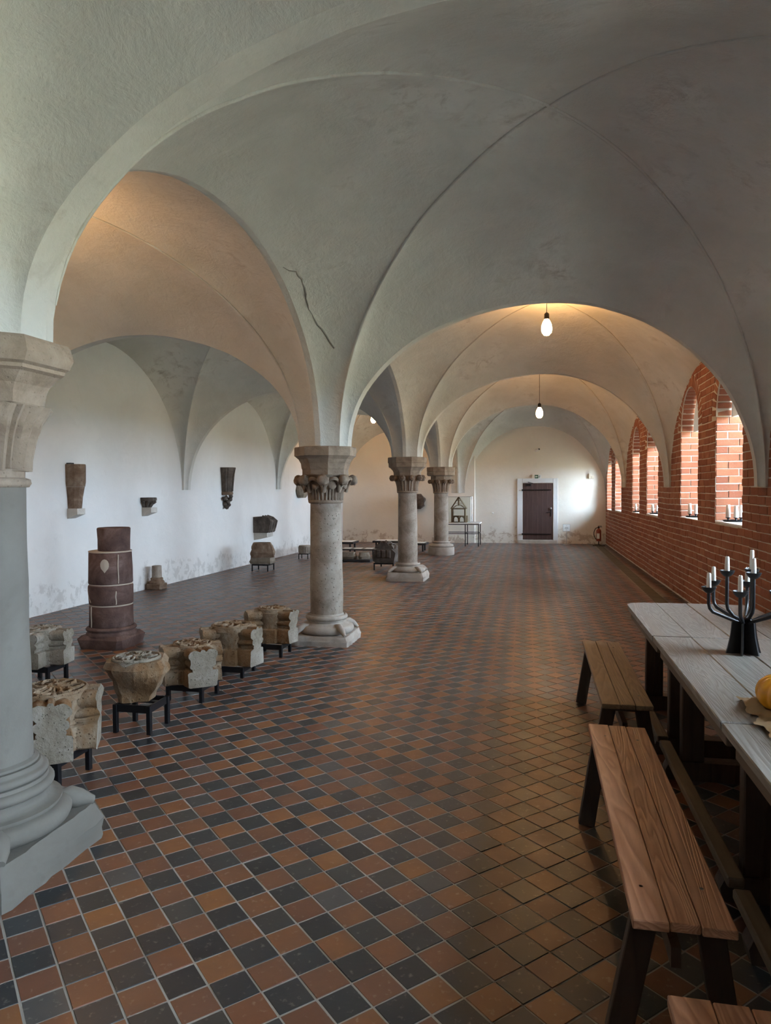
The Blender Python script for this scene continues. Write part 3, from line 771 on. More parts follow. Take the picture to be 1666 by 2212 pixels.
def column(i, label, r, base_h, pl_h, half, ast_z, bell_top, neck, ab, mats, round_base=False, style='volute', nleaf=12):
    cx, cy, zs = COLS[i]
    t = thing('stone_column', label, 'column', (cx, cy, 0)); t['kind'] = 'thing'; t['group'] = 'columns between the two aisles'
    ms, mc, mb = mats; R = half * .94
    if round_base:
        b = MB(); b.lathe([(half, 0), (half + .01, .02), (half - .005, pl_h)], 40, wob=.02); b.build('plinth', mb, t, 40)
    else:
        b = MB(); q = half
        steps = [(q, 0), (q, pl_h * .55), (q * .955, pl_h * .72), (q * .93, pl_h)]
        steps = [(q, 0), (q, pl_h * .2), (q, pl_h * .5), (q * .985, pl_h * .55), (q * .965, pl_h * .72), (q * .93, pl_h * .94), (q * .915, pl_h)]
        n = len(b.v); m = len(steps); K = 14
        for (s, z) in steps:
            for k in range(4 * K):
                c, f = k // K, (k % K) / K * 2 - 1
                x, y = ((f, -1), (1, f), (-f, 1), (-1, -f))[c]; cr = 1 - .035 * max(0, abs(f) - .86) / .14
                e = .012 * nz(x * 5 + i, y * 5, z * 14) + .010 * nz(x * 13 + i, y * 13, z * 30)
                b.v.append((s * cr * x + e * (abs(x) > .99) * x, s * cr * y + e * (abs(y) > .99) * y, z + (.006 * nz(x * 6, y * 6, i) if z > 0 else 0)))
        for j in range(m - 1):
            for k in range(4 * K): a = j * 4 * K; b.f.append((a + k, a + (k + 1) % (4 * K), a + 4 * K + (k + 1) % (4 * K), a + 4 * K + k)); b.m.append(0)
        b.f.append(tuple(range(4 * K * (m - 1), 4 * K * m))); b.m.append(0)
        b.build('plinth', mb, t, 40)
    bp = base_profile(r, pl_h, base_h, R)
    if i == 1:       # broad lower roll, deep hollow, two upper rolls
        bp = []
        def roll(rc, za, zb):
            h_ = (zb - za) / 2
            for q_ in range(8): t_ = -PI / 2 + PI * q_ / 7; bp.append((rc - h_ + h_ * math.cos(t_), za + h_ + h_ * math.sin(t_)))
        roll(.332, pl_h - .005, .255); bp += [(.292, .262), (.292, .272), (.27, .276), (.245, .286), (.238, .305), (.244, .322)]; roll(.262, .325, .372); bp += [(.236, .378), (.234, .386)]; roll(.238, .388, .425); bp += [(.212, .43), (.206, .445)]; roll(.20, .446, .462); bp.append((.18, .47))
    b = MB(); b.lathe(bp, 48, cap=False, wob=.006); b.build('base_moulding', mb, t, 50)
    if not round_base:
        for k in range(4):
            a = PI / 4 + k * PI / 2; b = MB(); hh = (base_h - pl_h)
            pts = [(.70 * R, pl_h + hh * .42), (.95 * R, pl_h + hh * .44), (1.12 * R, pl_h + hh * .30), (1.24 * half, pl_h + hh * .06)]
            if i == 1: pts = [(.86 * R, pl_h + .055), (1.0 * R, pl_h + .05), (1.13 * R, pl_h + .032), (1.25 * half, pl_h + .008)]
            b.tube([(p * math.cos(a), p * math.sin(a), z) for p, z in pts], [.03, .038, .034, .016] if i > 1 else [.035, .05, .045, .02], 10); b.build('corner_spur', mb, t, 60)
    b = MB(); Hs = ast_z - base_h
    b.lathe([(r * (1.0 - .05 * k / 14), base_h - .012 + (Hs + .016) * k / 14) for k in range(15)], 48, cap=False, wob=.007); b.build('shaft', ms, t, 60)
    rn = r * .955
    b = MB(); b.lathe([(rn - .01, ast_z - .022), (rn + .012, ast_z - .02), (rn + .022, ast_z - .004), (rn + .018, ast_z + .014), (rn - .01, ast_z + .024)], 40, cap=False, wob=.006); b.build('astragal', mc, t, 60)
    H = bell_top - ast_z
    bell = [(rn * .97, ast_z), (rn * 1.0, ast_z + .3 * H), (rn * 1.10, ast_z + .55 * H), (rn * 1.26, ast_z + .78 * H), (neck + .02, bell_top)]
    b = MB(); b.lathe(bell, 40, cap=False, wob=.008); b.build('capital_bell', mc, t, 60)
    if style == 'scroll':
        me = leaf_mesh(bell, ast_z + .01, bell_top - .02, .075, .13, mc, .07, True, 'lump')
        me2 = leaf_mesh(bell, ast_z + .005, ast_z + H * .62, .07, .085, mc, .035, True, None)
    elif style == 'eroded':
        me = leaf_mesh(bell, ast_z + .05, bell_top - .01, .10, .15, mc, .012, True, None, .032); me2 = leaf_mesh(bell, ast_z + .06, ast_z + H * .97, .07, .085, mc, .01, True, None, .024)
    else:
        me = leaf_mesh(bell, ast_z + .01, bell_top - .005, .075, .115 if style == 'volute' else .11, mc, .05, True, 'volute'); me2 = None
    for k in range(nleaf):
        a = 2 * PI * (k + .25) / nleaf; o = link('leaf', me, t); o.rotation_euler = (0, 0, a)
        if me2: o = link('leaf', me2, t); o.rotation_euler = (0, 0, a + PI / nleaf)
    if style == 'scroll':        # interlaced stems looping between the leaf heads
        for k in range(nleaf):
            a = 2 * PI * (k + .75) / nleaf; b = MB(); pts = []
            for j in range(17):
                s = j / 16; th = a + (s - .5) * 2 * PI / nleaf * 1.0; z = ast_z + H * (.35 + .50 * math.sin(PI * s) ** .6)
                rr = bell_r(bell, z) + .045 + .02 * math.sin(PI * s); pts.append((rr * math.cos(th), rr * math.sin(th), z))
            b.tube(pts, .021, 6); b.build('carved_stem', mc, t, 60)
            b = MB()
            def D(u, v):
                q = u * 2 * PI; p = (v - .5) * PI; z = ast_z + H * .62; rr = bell_r(bell, z) + .04 + .018 * math.cos(p) * math.cos(q)
                th = a + .055 * math.cos(p) * math.sin(q) / .25; return (rr * math.cos(th), rr * math.sin(th), z + .05 * math.sin(p))
            b.grid(D, 10, 6, True); b.build('carved_bud', mc, t, 60)
    b = MB(); rot = 0
    b.lathe(ab, 8, cap=True, poly=8, rot=rot, wob=.012); b.build('abacus', mc, t)
    return t
stdm = (M['column'], M['capital'], M['base'])
greym = (M['column_grey'], M['capital'], M['column_grey'])
column(1, 'tall smooth grey stone column with eroded leaf capital, cut off by the picture edge', .178, .46, .17, .345, 1.685, 2.02, .235,
       [(.20, 2.00), (.245, 2.02), (.25, 2.07), (.262, 2.10), (.30, 2.145), (.318, 2.155), (.318, 2.17), (.335, 2.18), (.352, 2.22), (.34, 2.27), (.33, 2.285)], greym, style='eroded', nleaf=8)
column(2, 'stone column with interlaced scroll capital, octagonal abacus and square spurred base beside the keystone row', .178, .30, .10, .315, 1.515, 1.80, .235,
       [(.20, 1.785), (.228, 1.79), (.228, 1.85), (.236, 1.87), (.245, 1.92), (.27, 1.965), (.305, 1.995), (.312, 2.0), (.312, 2.085), (.305, 2.095)], stdm, style='scroll', nleaf=8)
column(3, 'stone column with coiled volute capital on a square spurred base, behind the dark sculpted stones', .178, .31, .15, .345, 1.585, 1.875, .235,
       [(.20, 1.86), (.23, 1.865), (.235, 1.93), (.25, 1.965), (.29, 2.01), (.32, 2.03), (.325, 2.10), (.335, 2.105), (.335, 2.19), (.328, 2.205)], stdm, style='volute', nleaf=10)
column(4, 'stone column with plain disc-leaf capital on a round drum base near the glass case', .182, .34, .20, .325, 1.54, 1.85, .235,
       [(.20, 1.84), (.24, 1.845), (.24, 1.94), (.31, 1.95), (.335, 1.97), (.335, 2.04), (.325, 2.05), (.338, 2.055), (.338, 2.15), (.33, 2.165)], stdm, True, 'disc', 10)
cx, cy, zs = COLS[0]

# ================================================================ stands and stone fragments
def stand(label, x0, x1, y0, y1, h, rz=0.0, bar=.03, top=.05):
    cx, cy = (x0 + x1) / 2, (y0 + y1) / 2; w, d = (x1 - x0) / 2, (y1 - y0) / 2
    t = thing('metal_stand', label, 'stand', (cx, cy, 0), rz); t['group'] = 'black metal stands under the stone fragments'
    b = MB()
    for sy in (-1, 1): b.box(-w, w, sy * d - .006, sy * d + .006, h - top, h)
    for sx in (-1, 1): b.box(sx * w - .006, sx * w + .006, -d, d, h - top, h)
    b.box(-w, w, -.02, .02, h - .012, h - .001)
    b.build('frame', M['black'], t)
    for sx in (-1, 1):
        for sy in (-1, 1):
            b = MB(); b.bbox(sx * w - bar / 2, sx * w + bar / 2, sy * d - bar / 2, sy * d + bar / 2, 0, h, .002); b.build('leg', M['black'], t)
    return t
def rib_profile(w, h, lobed=True):
    """cross-section of a vault rib lying roll side up"""
    R = []
    blk = .42 * h
    pts = [(.46 * w, 0), (.5 * w, .03 * h), (.5 * w, blk - .03 * h), (.47 * w, blk), (.33 * w, blk + .02 * h), (.35 * w, blk + .07 * h)]
    def lobe(cx, cz, r, a0, a1, n=7):
        return [(cx + r * math.cos(a0 + (a1 - a0) * i / (n - 1)), cz + r * math.sin(a0 + (a1 - a0) * i / (n - 1))) for i in range(n)]
    if lobed:
        pts += lobe(.30 * w, .60 * h, .13 * w, -PI * .45, PI * .42) + lobe(.27 * w, .83 * h, .21 * w, -PI * .35, PI * .62) + [(.10 * w, .93 * h)] + [(.05 * w, .985 * h)]
    else: pts += [(.42 * w, .55 * h), (.42 * w, .93 * h), (.36 * w, h)]
    return pts + [(-x, z) for x, z in pts[::-1]]
def arm(b, prof, L0, L1, ang, seed, amp=.008, n=7):
    """rib stub running outwards along ang from L0 to L1"""
    ca, sa = math.cos(ang), math.sin(ang); k = len(prof); n0 = len(b.v); mi = b.mi
    for i in range(n + 1):
        L = L0 + (L1 - L0) * i / n
        for (x, z) in prof:
            P = Vector((L * ca - x * sa, L * sa + x * ca, z))
            e = amp * (nz(P.x, P.y, P.z + seed, 9) + .6 * nz(P.x, P.y + seed, P.z, 23))
            if i == n: e += .012 * nz(P.x * 2, P.z * 3, seed, 7)
            b.v.append((P.x + e * ca - .6 * e * sa, P.y + e * sa + .6 * e * ca, P.z + e * .7))
    for i in range(n):
        for j in range(k):
            a = n0 + i * k + j; c = n0 + i * k + (j + 1) % k
            b.f.append((a, c, c + k, a + k)); b.m.append(mi)
    b.f.append(tuple(n0 + n * k + j for j in range(k))); b.m.append(1)
    b.f.append(tuple(n0 + j for j in range(k))[::-1]); b.m.append(mi)
def carved_top(parent, z, R, kind, mt, seed):
    """carved roundel: rim, stems and leaves in relief"""
    b = MB(); b.lathe([(R, -.03), (R, .0), (R * .97, .006), (R * .2, .004), (0, .004)], 32, (0, 0, z), False, wob=.008); b.build('roundel', mt, parent, 40)
    b = MB(); k = 40
    b.tube([((R * .93 + .006 * nz(i, seed, 0, .9)) * math.cos(2 * PI * i / k), (R * .93) * math.sin(2 * PI * i / k), z + .008) for i in range(k + 1)], .012, 6); b.build('rim', mt, parent, 60)
    n = {'rosette': 6, 'tracery': 4, 'foliage': 7}[kind]
    for i in range(n):
        a = 2 * PI * i / n + seed * .37; b = MB(); pts = []
        for j in range(21):
            s = 2 * PI * j / 20
            rr = R * (.50 + .33 * math.cos(s)); th = a + (.62 if n < 6 else .40) * math.sin(s) * (1 - .25 * math.cos(s)) * (4.5 / n + .25)
            pts.append((rr * math.cos(th), rr * math.sin(th), z + .014 + .006 * math.sin(s * 2 + seed)))
        b.tube(pts, .011 if kind == 'tracery' else .009, 6)
        if kind != 'rosette':
            b.tube([(R * q * math.cos(a + .25 * math.sin(q * 7)), R * q * math.sin(a + .25 * math.sin(q * 7)), z + .012 + .008 * math.sin(q * 9)) for q in (.15, .3, .45, .6, .75, .88)], [.012, .014, .016, .014, .012, .006], 6)
        b.build('carved_stem', mt, parent, 60)
        b = MB()
        def Lf(u, v):
            q = u * 2 * PI; p = (v - .5) * PI; rr = R * .55 + R * .20 * math.cos(p) * math.cos(q); th = a + PI / n * (1 if kind != 'rosette' else 0) + .16 * math.cos(p) * math.sin(q)
            return (rr * math.cos(th), rr * math.sin(th), z + .004 + .018 * math.sin(p) * (1 + .4 * math.sin(q * 3)))
        b.grid(Lf, 12, 6, True); b.build('carved_leaf', mt, parent, 60)
    b = MB(); b.lathe([(R * .17, 0), (R * .16, .018), (R * .07, .026), (0, .026)], 12, (0, 0, z), False); b.build('knob', mt, parent, 60)
def keystone(label, x, y, z0, rz, w, h, arms, kind, seed, mt=None, core=.16, roundel=.17):
    t = thing('keystone_fragment', label, 'stone fragment', (x, y, z0), rz); t['group'] = 'carved vault keystones on stands'
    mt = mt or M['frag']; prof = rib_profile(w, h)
    for (ang, L) in arms:
        b = MB(); arm(b, prof, .02, L, ang, seed + ang); b.build('rib_stub', [mt, M['frag_cut']], t, 35)
    b = MB(); b.lathe([(core * .97, 0), (core, .02), (core * 1.02, h * .40), (core * .86, h * .43), (core * .84, h * .5), (core * .98, h * .7), (core, h * .9), (core * .94, h - .03)], 24, cap=True, wob=.02); b.build('core', mt, t, 40)
    if kind: carved_top(t, h - .012, roundel, kind, mt, seed)
    return t
D2R = math.radians
stand('low black metal stand under the big keystone beside the smooth grey column', -2.90, -2.58, 3.44, 3.72, .165)
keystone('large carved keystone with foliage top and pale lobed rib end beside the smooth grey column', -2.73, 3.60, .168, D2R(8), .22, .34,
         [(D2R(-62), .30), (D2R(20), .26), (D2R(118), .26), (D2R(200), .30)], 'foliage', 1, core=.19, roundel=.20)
stand('four-legged black stand under the rough tapering rosette stone', -2.79, -2.54, 4.33, 4.57, .195)
def boulder(name, label, x, y, z0, levels, mt, seed, rz=0.0, sx=1.0, sy=1.0, top=None, amp=.05, group=None, n=26, cut=None):
    t = thing(name, label, 'stone fragment', (x, y, z0), rz, group)
    b = MB(); lv = []
    for (r0, z_), (r1, z1) in zip(levels, levels[1:]):
        for k in range(4): lv.append((r0 + (r1 - r0) * k / 4, z_ + (z1 - z_) * k / 4))
    lv.append(levels[-1]); m = len(lv)
    for i in range(n):
        a = 2 * PI * i / n
        for j, (r, z_) in enumerate(lv):
            e = 1 + amp * 4 * nz(math.cos(a) * 1.1 + seed, math.sin(a) * 1.1, z_ * 5) + amp * 1.5 * nz(math.cos(a) * 3 + seed, math.sin(a) * 3, z_ * 16)
            sq = 1 / max(abs(math.cos(a)), abs(math.sin(a))) ** .75
            b.v.append((r * e * sq * math.cos(a) * sx, r * e * sq * math.sin(a) * sy, z_ + (.012 * nz(a, seed, z_ * 3, 2) if 0 < j < m - 1 else 0)))
    for i in range(n):
        for j in range(m - 1):
            a = i * m + j; c = ((i + 1) % n) * m + j; b.f.append((a, c, c + 1, a + 1)); b.m.append(0)
    b.f.append(tuple(i * m + m - 1 for i in range(n))); b.m.append(0); b.f.append(tuple(i * m for i in range(n))[::-1]); b.m.append(0)
    b.build('block', mt, t, 16)
    return t
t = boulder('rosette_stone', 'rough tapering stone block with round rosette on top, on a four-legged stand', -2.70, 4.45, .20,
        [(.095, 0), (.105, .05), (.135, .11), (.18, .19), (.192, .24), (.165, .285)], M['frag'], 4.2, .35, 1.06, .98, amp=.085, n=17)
carved_top(t, .283, .165, 'rosette', M['frag_cut'], 3)
stand('black stand under the second keystone from the rosette stone, long low rib ends', -2.80, -2.52, 5.06, 5.33, .135)
keystone('keystone with worn flat top and blunt rib ends, next behind the rosette stone', -2.66, 5.20, .138, D2R(4), .23, .29,
         [(D2R(-50), .26), (D2R(28), .22), (D2R(130), .22), (D2R(215), .24)], 'foliage', 7, core=.17, roundel=.15)
stand('black stand mostly hidden under the keystone with open four-part tracery', -2.80, -2.50, 5.80, 6.06, .095)
keystone('keystone with open four-part tracery on top and four lobed rib ends', -2.66, 5.95, .098, D2R(2), .20, .34,
         [(D2R(-14), .27), (D2R(62), .22), (D2R(140), .24), (D2R(216), .27)], 'tracery', 5, core=.16, roundel=.18)
stand('black stand under the keystone closest to the scroll-capital column base', -2.70, -2.43, 6.58, 6.84, .125)
keystone('keystone with plain rolls and one bright flat rib end, closest to the scroll-capital column', -2.58, 6.74, .128, D2R(0), .20, .33,
         [(D2R(-10), .25), (D2R(70), .2), (D2R(145), .22), (D2R(214), .26)], 'tracery', 9, core=.15, roundel=.14)
stand('black stand peeping out behind the smooth grey column', -4.28, -4.02, 5.26, 5.5, .16)
keystone('rough keystone half hidden behind the smooth grey column', -4.17, 5.38, .163, D2R(30), .2, .30, [(D2R(-20), .24), (D2R(70), .2), (D2R(160), .2), (D2R(250), .24)], 'foliage', 12, M['frag_cut'], core=.15, roundel=.14)

# broken column of red sandstone drums
t = thing('broken_column', 'broken red sandstone column of stacked drums on a spurred base', 'column', (-4.41, 6.80, 0)); t['kind'] = 'thing'
b = MB()
oc = lambda q, c: [(-q + c, -q), (q - c, -q), (q, -q + c), (q, q - c), (q - c, q), (-q + c, q), (-q, q - c), (-q, -q + c)]
lo = oc(.245, .055); up = oc(.25, .035); n = 8
b.add([(x, y, 0) for x, y in lo] + [(x * 1.04, y * 1.04, .10) for x, y in up] + [(x * .9, y * .9, .135) for x, y in up], [tuple(range(7, -1, -1))] + [(i, (i + 1) % 8, (i + 1) % 8 + 8, i + 8) for i in range(8)] + [(i + 8, (i + 1) % 8 + 8, (i + 1) % 8 + 16, i + 16) for i in range(8)] + [tuple(range(16, 24))])
b.build('plinth', M['red_sand'], t)
b = MB(); b.lathe([(.235, .10), (.255, .125), (.25, .15), (.242, .155), (.235, .17), (.25, .18), (.255, .195), (.24, .212), (.222, .216)], 36, cap=False, wob=.01); b.build('base_moulding', M['red_sand'], t, 50)
for (r0, r1, za, zb, ox) in ((.222, .222, .215, .437, 0), (.222, .224, .447, .655, 0), (.222, .218, .667, 1.0, 0), (.165, .168, 1.008, 1.255, .045)):
    b = MB(); b.lathe([(r0 - .008, za), (r0, za + .01), ((r0 + r1) / 2, (za + zb) / 2), (r1, zb - .01), (r1 - .01, zb)], 40, (ox, 0, 0), True, wob=.008); b.build('drum', M['red_sand'], t, 45)
b = MB()
for z in (.442, .661, 1.004): b.lathe([(.21, z - .008), (.219, z - .006), (.219, z + .006), (.21, z + .008)], 36, cap=True)
b.build('mortar_joint', M['joint'], t, 45)
b = MB()
for (za, zb, an) in ((.22, .435, D2R(-118)), (.46, .60, D2R(-45)), (.68, .98, D2R(-38))):
    pts = [(.2235 * math.cos(an + .012 * math.sin(k)), .2235 * math.sin(an + .012 * math.sin(k)), za + (zb - za) * k / 8) for k in range(9)]; b.tube(pts, .007, 5)
b.tube([(.2235 * math.cos(D2R(-150) + k * .09), .2235 * math.sin(D2R(-150) + k * .09), .63 - k * .025) for k in range(7)], .006, 5)
b.build('crack_filling', M['joint'], t)
b = MB(); a0 = D2R(-72); n = 14     # leaf-shaped repair patch
rim = [(.07 * math.sin(2 * PI * k / n) * (.62 if k < 7 else .62), .062 * -math.cos(2 * PI * k / n) - .02 * (1 if k == 0 else 0)) for k in range(n)]
b.add([(.2262 * math.cos(a0 + x / .22), .2262 * math.sin(a0 + x / .22), .875 + z_) for x, z_ in rim] + [(.228 * math.cos(a0), .228 * math.sin(a0), .875)], [(k, (k + 1) % n, n) for k in range(n)])
b.build('repair_patch', M['joint'], t)

# small column stump at the plastered wall
t = thing('column_stump', 'small grey column stump with moulded base standing against the white wall', 'column', (-6.14, 10.78, 0)); t['kind'] = 'thing'
b = MB(); b.bbox(-.125, .125, -.12, .12, 0, .10, .012); b.build('plinth', M['frag_brown'], t)
b = MB(); b.lathe([(.12, .10), (.125, .125), (.11, .145), (.095, .155), (.10, .17), (.10, .185), (.082, .2)], 24, wob=.006); b.build('base_moulding', M['frag_brown'], t, 50)
b = MB(); b.lathe([(.082, .2), (.078, .39), (.06, .395)], 24, wob=.004); b.build('shaft', M['column'], t, 50)

# pieces carried by the plastered wall
def wall_xf(y): return Matrix.Translation((XL(y), y, 0)) @ Matrix.Rotation(-math.atan(.042), 4, 'Z')
def console(label, y, d, w, z0, z1):
    b = MB(); p = [(-.02, z0), (-.02, z1), (d, z1), (d, z0 + (z1 - z0) * .45)]
    # poly in XZ extruded along Y
    b.prism([(q[0], q[1]) for q in p], w); o = b.build('wall_console', M['console']); recalc(o); o.matrix_world = wall_xf(y)
    tag(o, label, 'console', 'stone consoles on the white wall'); return o
def facet_shaft(b, rs, n=7, d=.2, w=.2):
    """faceted wall shaft: half-round plan, list of (scale, z)"""
    m = len(rs); k = n + 2
    for (s, z) in rs:
        b.v.append((-.015, w / 2 - w / 2 * s, z))
        for i in range(n):
            t_ = -PI / 2 + PI * i / (n - 1); b.v.append((d * s * (.25 + .75 * math.cos(t_)), w / 2 + w / 2 * s * math.sin(t_), z))
        b.v.append((-.015, w / 2 + w / 2 * s, z))
    for j in range(m - 1):
        for i in range(k): a = j * k + i; c = j * k + (i + 1) % k; b.f.append((a, c, c + k, a + k)); b.m.append(0)
    b.f.append(tuple(range(k))[::-1]); b.m.append(0); b.f.append(tuple((m - 1) * k + i for i in range(k))); b.m.append(0)
console('pale wedge console under the tall faceted brown shaft piece', 8.83, .165, .17, 1.245, 1.395)
t = thing('shaft_fragment', 'tall brown faceted shaft fragment tapering down onto a wall console', 'stone fragment'); t.matrix_world = wall_xf(8.81)
b = MB(); facet_shaft(b, [(.70, 1.396), (.78, 1.55), (.92, 1.70)], 7, .215, .24); b.build('lower_piece', M['frag_brown'], t)
b = MB(); facet_shaft(b, [(.95, 1.702), (.96, 1.72), (1.0, 1.76), (1.02, 2.0), (.99, 2.015)], 7, .215, .24); b.build('upper_piece', M['frag_brown'], t)
b = MB(); b.bbox(.0, .07, .02, .10, 2.01, 2.035, .004); b.build('mortar_lump', M['black_paint'], t)
console('pale wedge console under the small dark capital', 10.64, .17, .18, 1.21, 1.36)
t = thing('capital_fragment', 'small dark leafy capital fragment on a wall console', 'stone fragment'); t.matrix_world = wall_xf(10.60)
b = MB(); facet_shaft(b, [(.55, 1.361), (.6, 1.42), (.85, 1.46), (1.0, 1.475), (1.0, 1.515), (.95, 1.525)], 7, .21, .25); b.build('bell', M['frag_dark'], t)
for k in range(6):
    a = -PI / 2 + PI * (k + .5) / 6; b = MB(); cxx, cyy = .16 * math.cos(a), .125 + .105 * math.sin(a)
    b.tube([(cxx * .62, .125 + (cyy - .125) * .62, 1.37), (cxx * .8, .125 + (cyy - .125) * .8, 1.42), (cxx * 1.12, .125 + (cyy - .125) * 1.12, 1.458), (cxx * 1.2, .125 + (cyy - .125) * 1.2, 1.44)], [.02, .026, .03, .02], 7); b.build('leaf', M['frag_dark'], t, 60)
t = thing('wall_corbel', 'dark ribbed wall corbel with foliage pendant hanging on the white wall', 'stone fragment'); t.matrix_world = wall_xf(13.40)
b = MB(); facet_shaft(b, [(.72, 1.60), (.78, 1.75), (.88, 1.95), (1.02, 2.075), (1.0, 2.095)], 6, .25, .30); b.build('ribbed_block', M['frag_dark'], t)
for k in range(3):
    a = -PI / 3 + k * PI / 3; b = MB()
    b.tube([(.23 * s * math.cos(a), .15 + .15 * s * math.sin(a), z) for s, z in ((.8, 1.61), (.85, 1.75), (.95, 1.95), (1.06, 2.08))], .022, 7); b.build('roll', M['frag_dark'], t, 60)
b = MB(); facet_shaft(b, [(.7, 1.535), (.78, 1.55), (.78, 1.585), (.72, 1.602)], 8, .25, .30); b.build('band', M['frag_brown'], t)
for k in range(11):
    a = k * 2.4; f = k / 10; b = MB(); zc = 1.51 - .22 * f; rr = .16 * (1 - f * .8)
    def Lb(u, v):
        q = u * 2 * PI; p = (v - .5) * PI; e = 1 + .4 * nz(q, p, k, 1.3)
        return (max(-.01, .06 + rr * .55 * math.cos(a) + .05 * e * math.cos(p) * math.cos(q)), .15 + rr * .7 * math.sin(a) + .045 * e * math.cos(p) * math.sin(q), zc + .042 * e * math.sin(p))
    b.grid(Lb, 9, 6, True); b.build('carved_leaf', M['frag_dark'], t, 60)
console('pale wedge console under the dark leaning block, low on the wall', 14.96, .31, .34, .51, .68)
t = thing('springer_fragment', 'dark grooved springer block on a low wall console above the stacked stones', 'stone fragment'); t.matrix_world = wall_xf(14.93)
b = MB(); prof = [(-.015, .681), (-.015, 1.03), (.18, 1.045), (.40, .965), (.42, .93), (.36, .70), (.33, .681)]
b.prism(prof, .38); o = b.build('block', M['frag_dark'], t); recalc(o)
for k in range(3):
    b = MB(); b.tube([(.345, .06 + k * .12, .69), (.385, .06 + k * .13, .80), (.415, .06 + k * .14, .93), (.33, .05 + k * .14, 1.0), (.20, .05 + k * .13, 1.045)], .03, 7); b.build('roll', M['frag_dark'], t, 60)
t = boulder('wall_fragment', 'small pale carved fragment fixed to the white wall behind the scroll capital', XL(17.75) + .09, 17.75, 1.42, [(.08, 0), (.13, .08), (.15, .2), (.11, .33)], M['frag_cut'], 21.0, 0, .8, 1.5)
t = boulder('wall_fragment', 'dark jagged carved fragment fixed to the cream end wall behind the volute column', -3.50, YEND - .10, 1.02, [(.10, 0), (.19, .10), (.20, .30), (.12, .46)], M['frag_dark'], 33.0, 0, 1.15, .5, amp=.08)

# stones on stands further back
stand('low black stand under the stacked rough stones by the white wall', -5.56, -5.23, 13.46, 13.80, .145, 0, .022, .03)
t = boulder('stone_slab', 'flat pale rough stone under a larger rough block, by the white wall', -5.39, 13.63, .149, [(.20, 0), (.215, .05), (.20, .125)], M['frag_cut'], 3.3, 0, 1.1, .9, amp=.03)
t = boulder('rough_block', 'rough brown block lying on top of a flat stone by the white wall', -5.42, 13.66, .276, [(.20, 0), (.215, .1), (.19, .20), (.15, .29)], M['frag_brown'], 9.1, .3, 1.15, .95, amp=.05)
stand('small black stand under the short round stone drum by the white wall', -5.43, -5.21, 15.98, 16.2, .13, 0, .018, .02)
t = thing('stone_drum', 'short grey round drum with carved sides on a small stand by the wall', 'stone fragment', (-5.32, 16.09, .131))
b = MB(); b.lathe([(.135, 0), (.14, .02), (.14, .165), (.13, .185)], 28, wob=.008); b.build('body', M['column'], t, 45)
b = MB()
for k in range(18): a = 2 * PI * k / 18; b.tube([(.141 * math.cos(a), .141 * math.sin(a), .03), (.141 * math.cos(a), .141 * math.sin(a), .155)], .008, 5)
b.build('fluting', M['column'], t)
# low platform with two stones
t = thing('display_platform', 'low black display platform holding two pale stones, between two columns', 'platform', (-4.02, 15.85, 0))
b = MB(); b.bbox(-.52, .42, -.35, .30, .012, .055, .004); b.build('base', M['black_paint'], t)
b = MB(); b.bbox(-.52, .46, -.02, .55, .235, .262, .003); b.build('top_board', M['black_paint'], t)
for sx in (-.48, .40):
    for sy in (.05, .5): b = MB(); b.box(sx - .015, sx + .015, sy - .015, sy + .015, 0, .236); b.build('leg', M['black_paint'], t)
for k in range(3): b = MB(); b.bbox(-.34 + k * .26, -.16 + k * .26, .10, .36, .262, .266, .001); b.build('label_sheet', M['paper'], t)
t = boulder('pale_stone', 'larger pale broken stone on the low black platform', -4.14, 15.66, .057, [(.13, 0), (.16, .06), (.13, .155)], M['frag_cut'], 5.5, 0, 1.15, .8, amp=.04)
t = boulder('pale_stone', 'smaller pale broken stone on the low black platform', -3.78, 15.68, .057, [(.11, 0), (.13, .06), (.10, .15)], M['frag_cut'], 8.8, .5, 1.0, .8, amp=.05)
def low_table(label, x0, x1, y0, y1, h, th=.05):
    t = thing('low_table', label, 'table', ((x0 + x1) / 2, (y0 + y1) / 2, 0)); w, d = (x1 - x0) / 2, (y1 - y0) / 2; t['group'] = 'low black display tables'
    b = MB(); b.bbox(-w, w, -d, d, h - th, h, .005); b.build('table_top', M['black_paint'], t)
    b = MB(); b.bbox(-w + .05, w - .05, -d + .04, d - .04, h, h + .004, .001); b.build('display_sheet', M['paper'], t)
    for sx in (-1, 1):
        for sy in (-1, 1): b = MB(); b.box(sx * (w - .09) - .02, sx * (w - .09) + .02, sy * (d - .07) - .02, sy * (d - .07) + .02, 0, h - th); b.build('leg', M['black_paint'], t)
    return t
low_table('low black table with white sheet behind the platform with two stones', -5.05, -4.35, 16.9, 17.5, .34)
low_table('low black table behind the dark sculpted stones', -4.25, -3.40, 18.6, 19.1, .25)
low_table('low black table showing between the volute column and the drum-based column', -3.32, -2.76, 18.3, 18.8, .22)
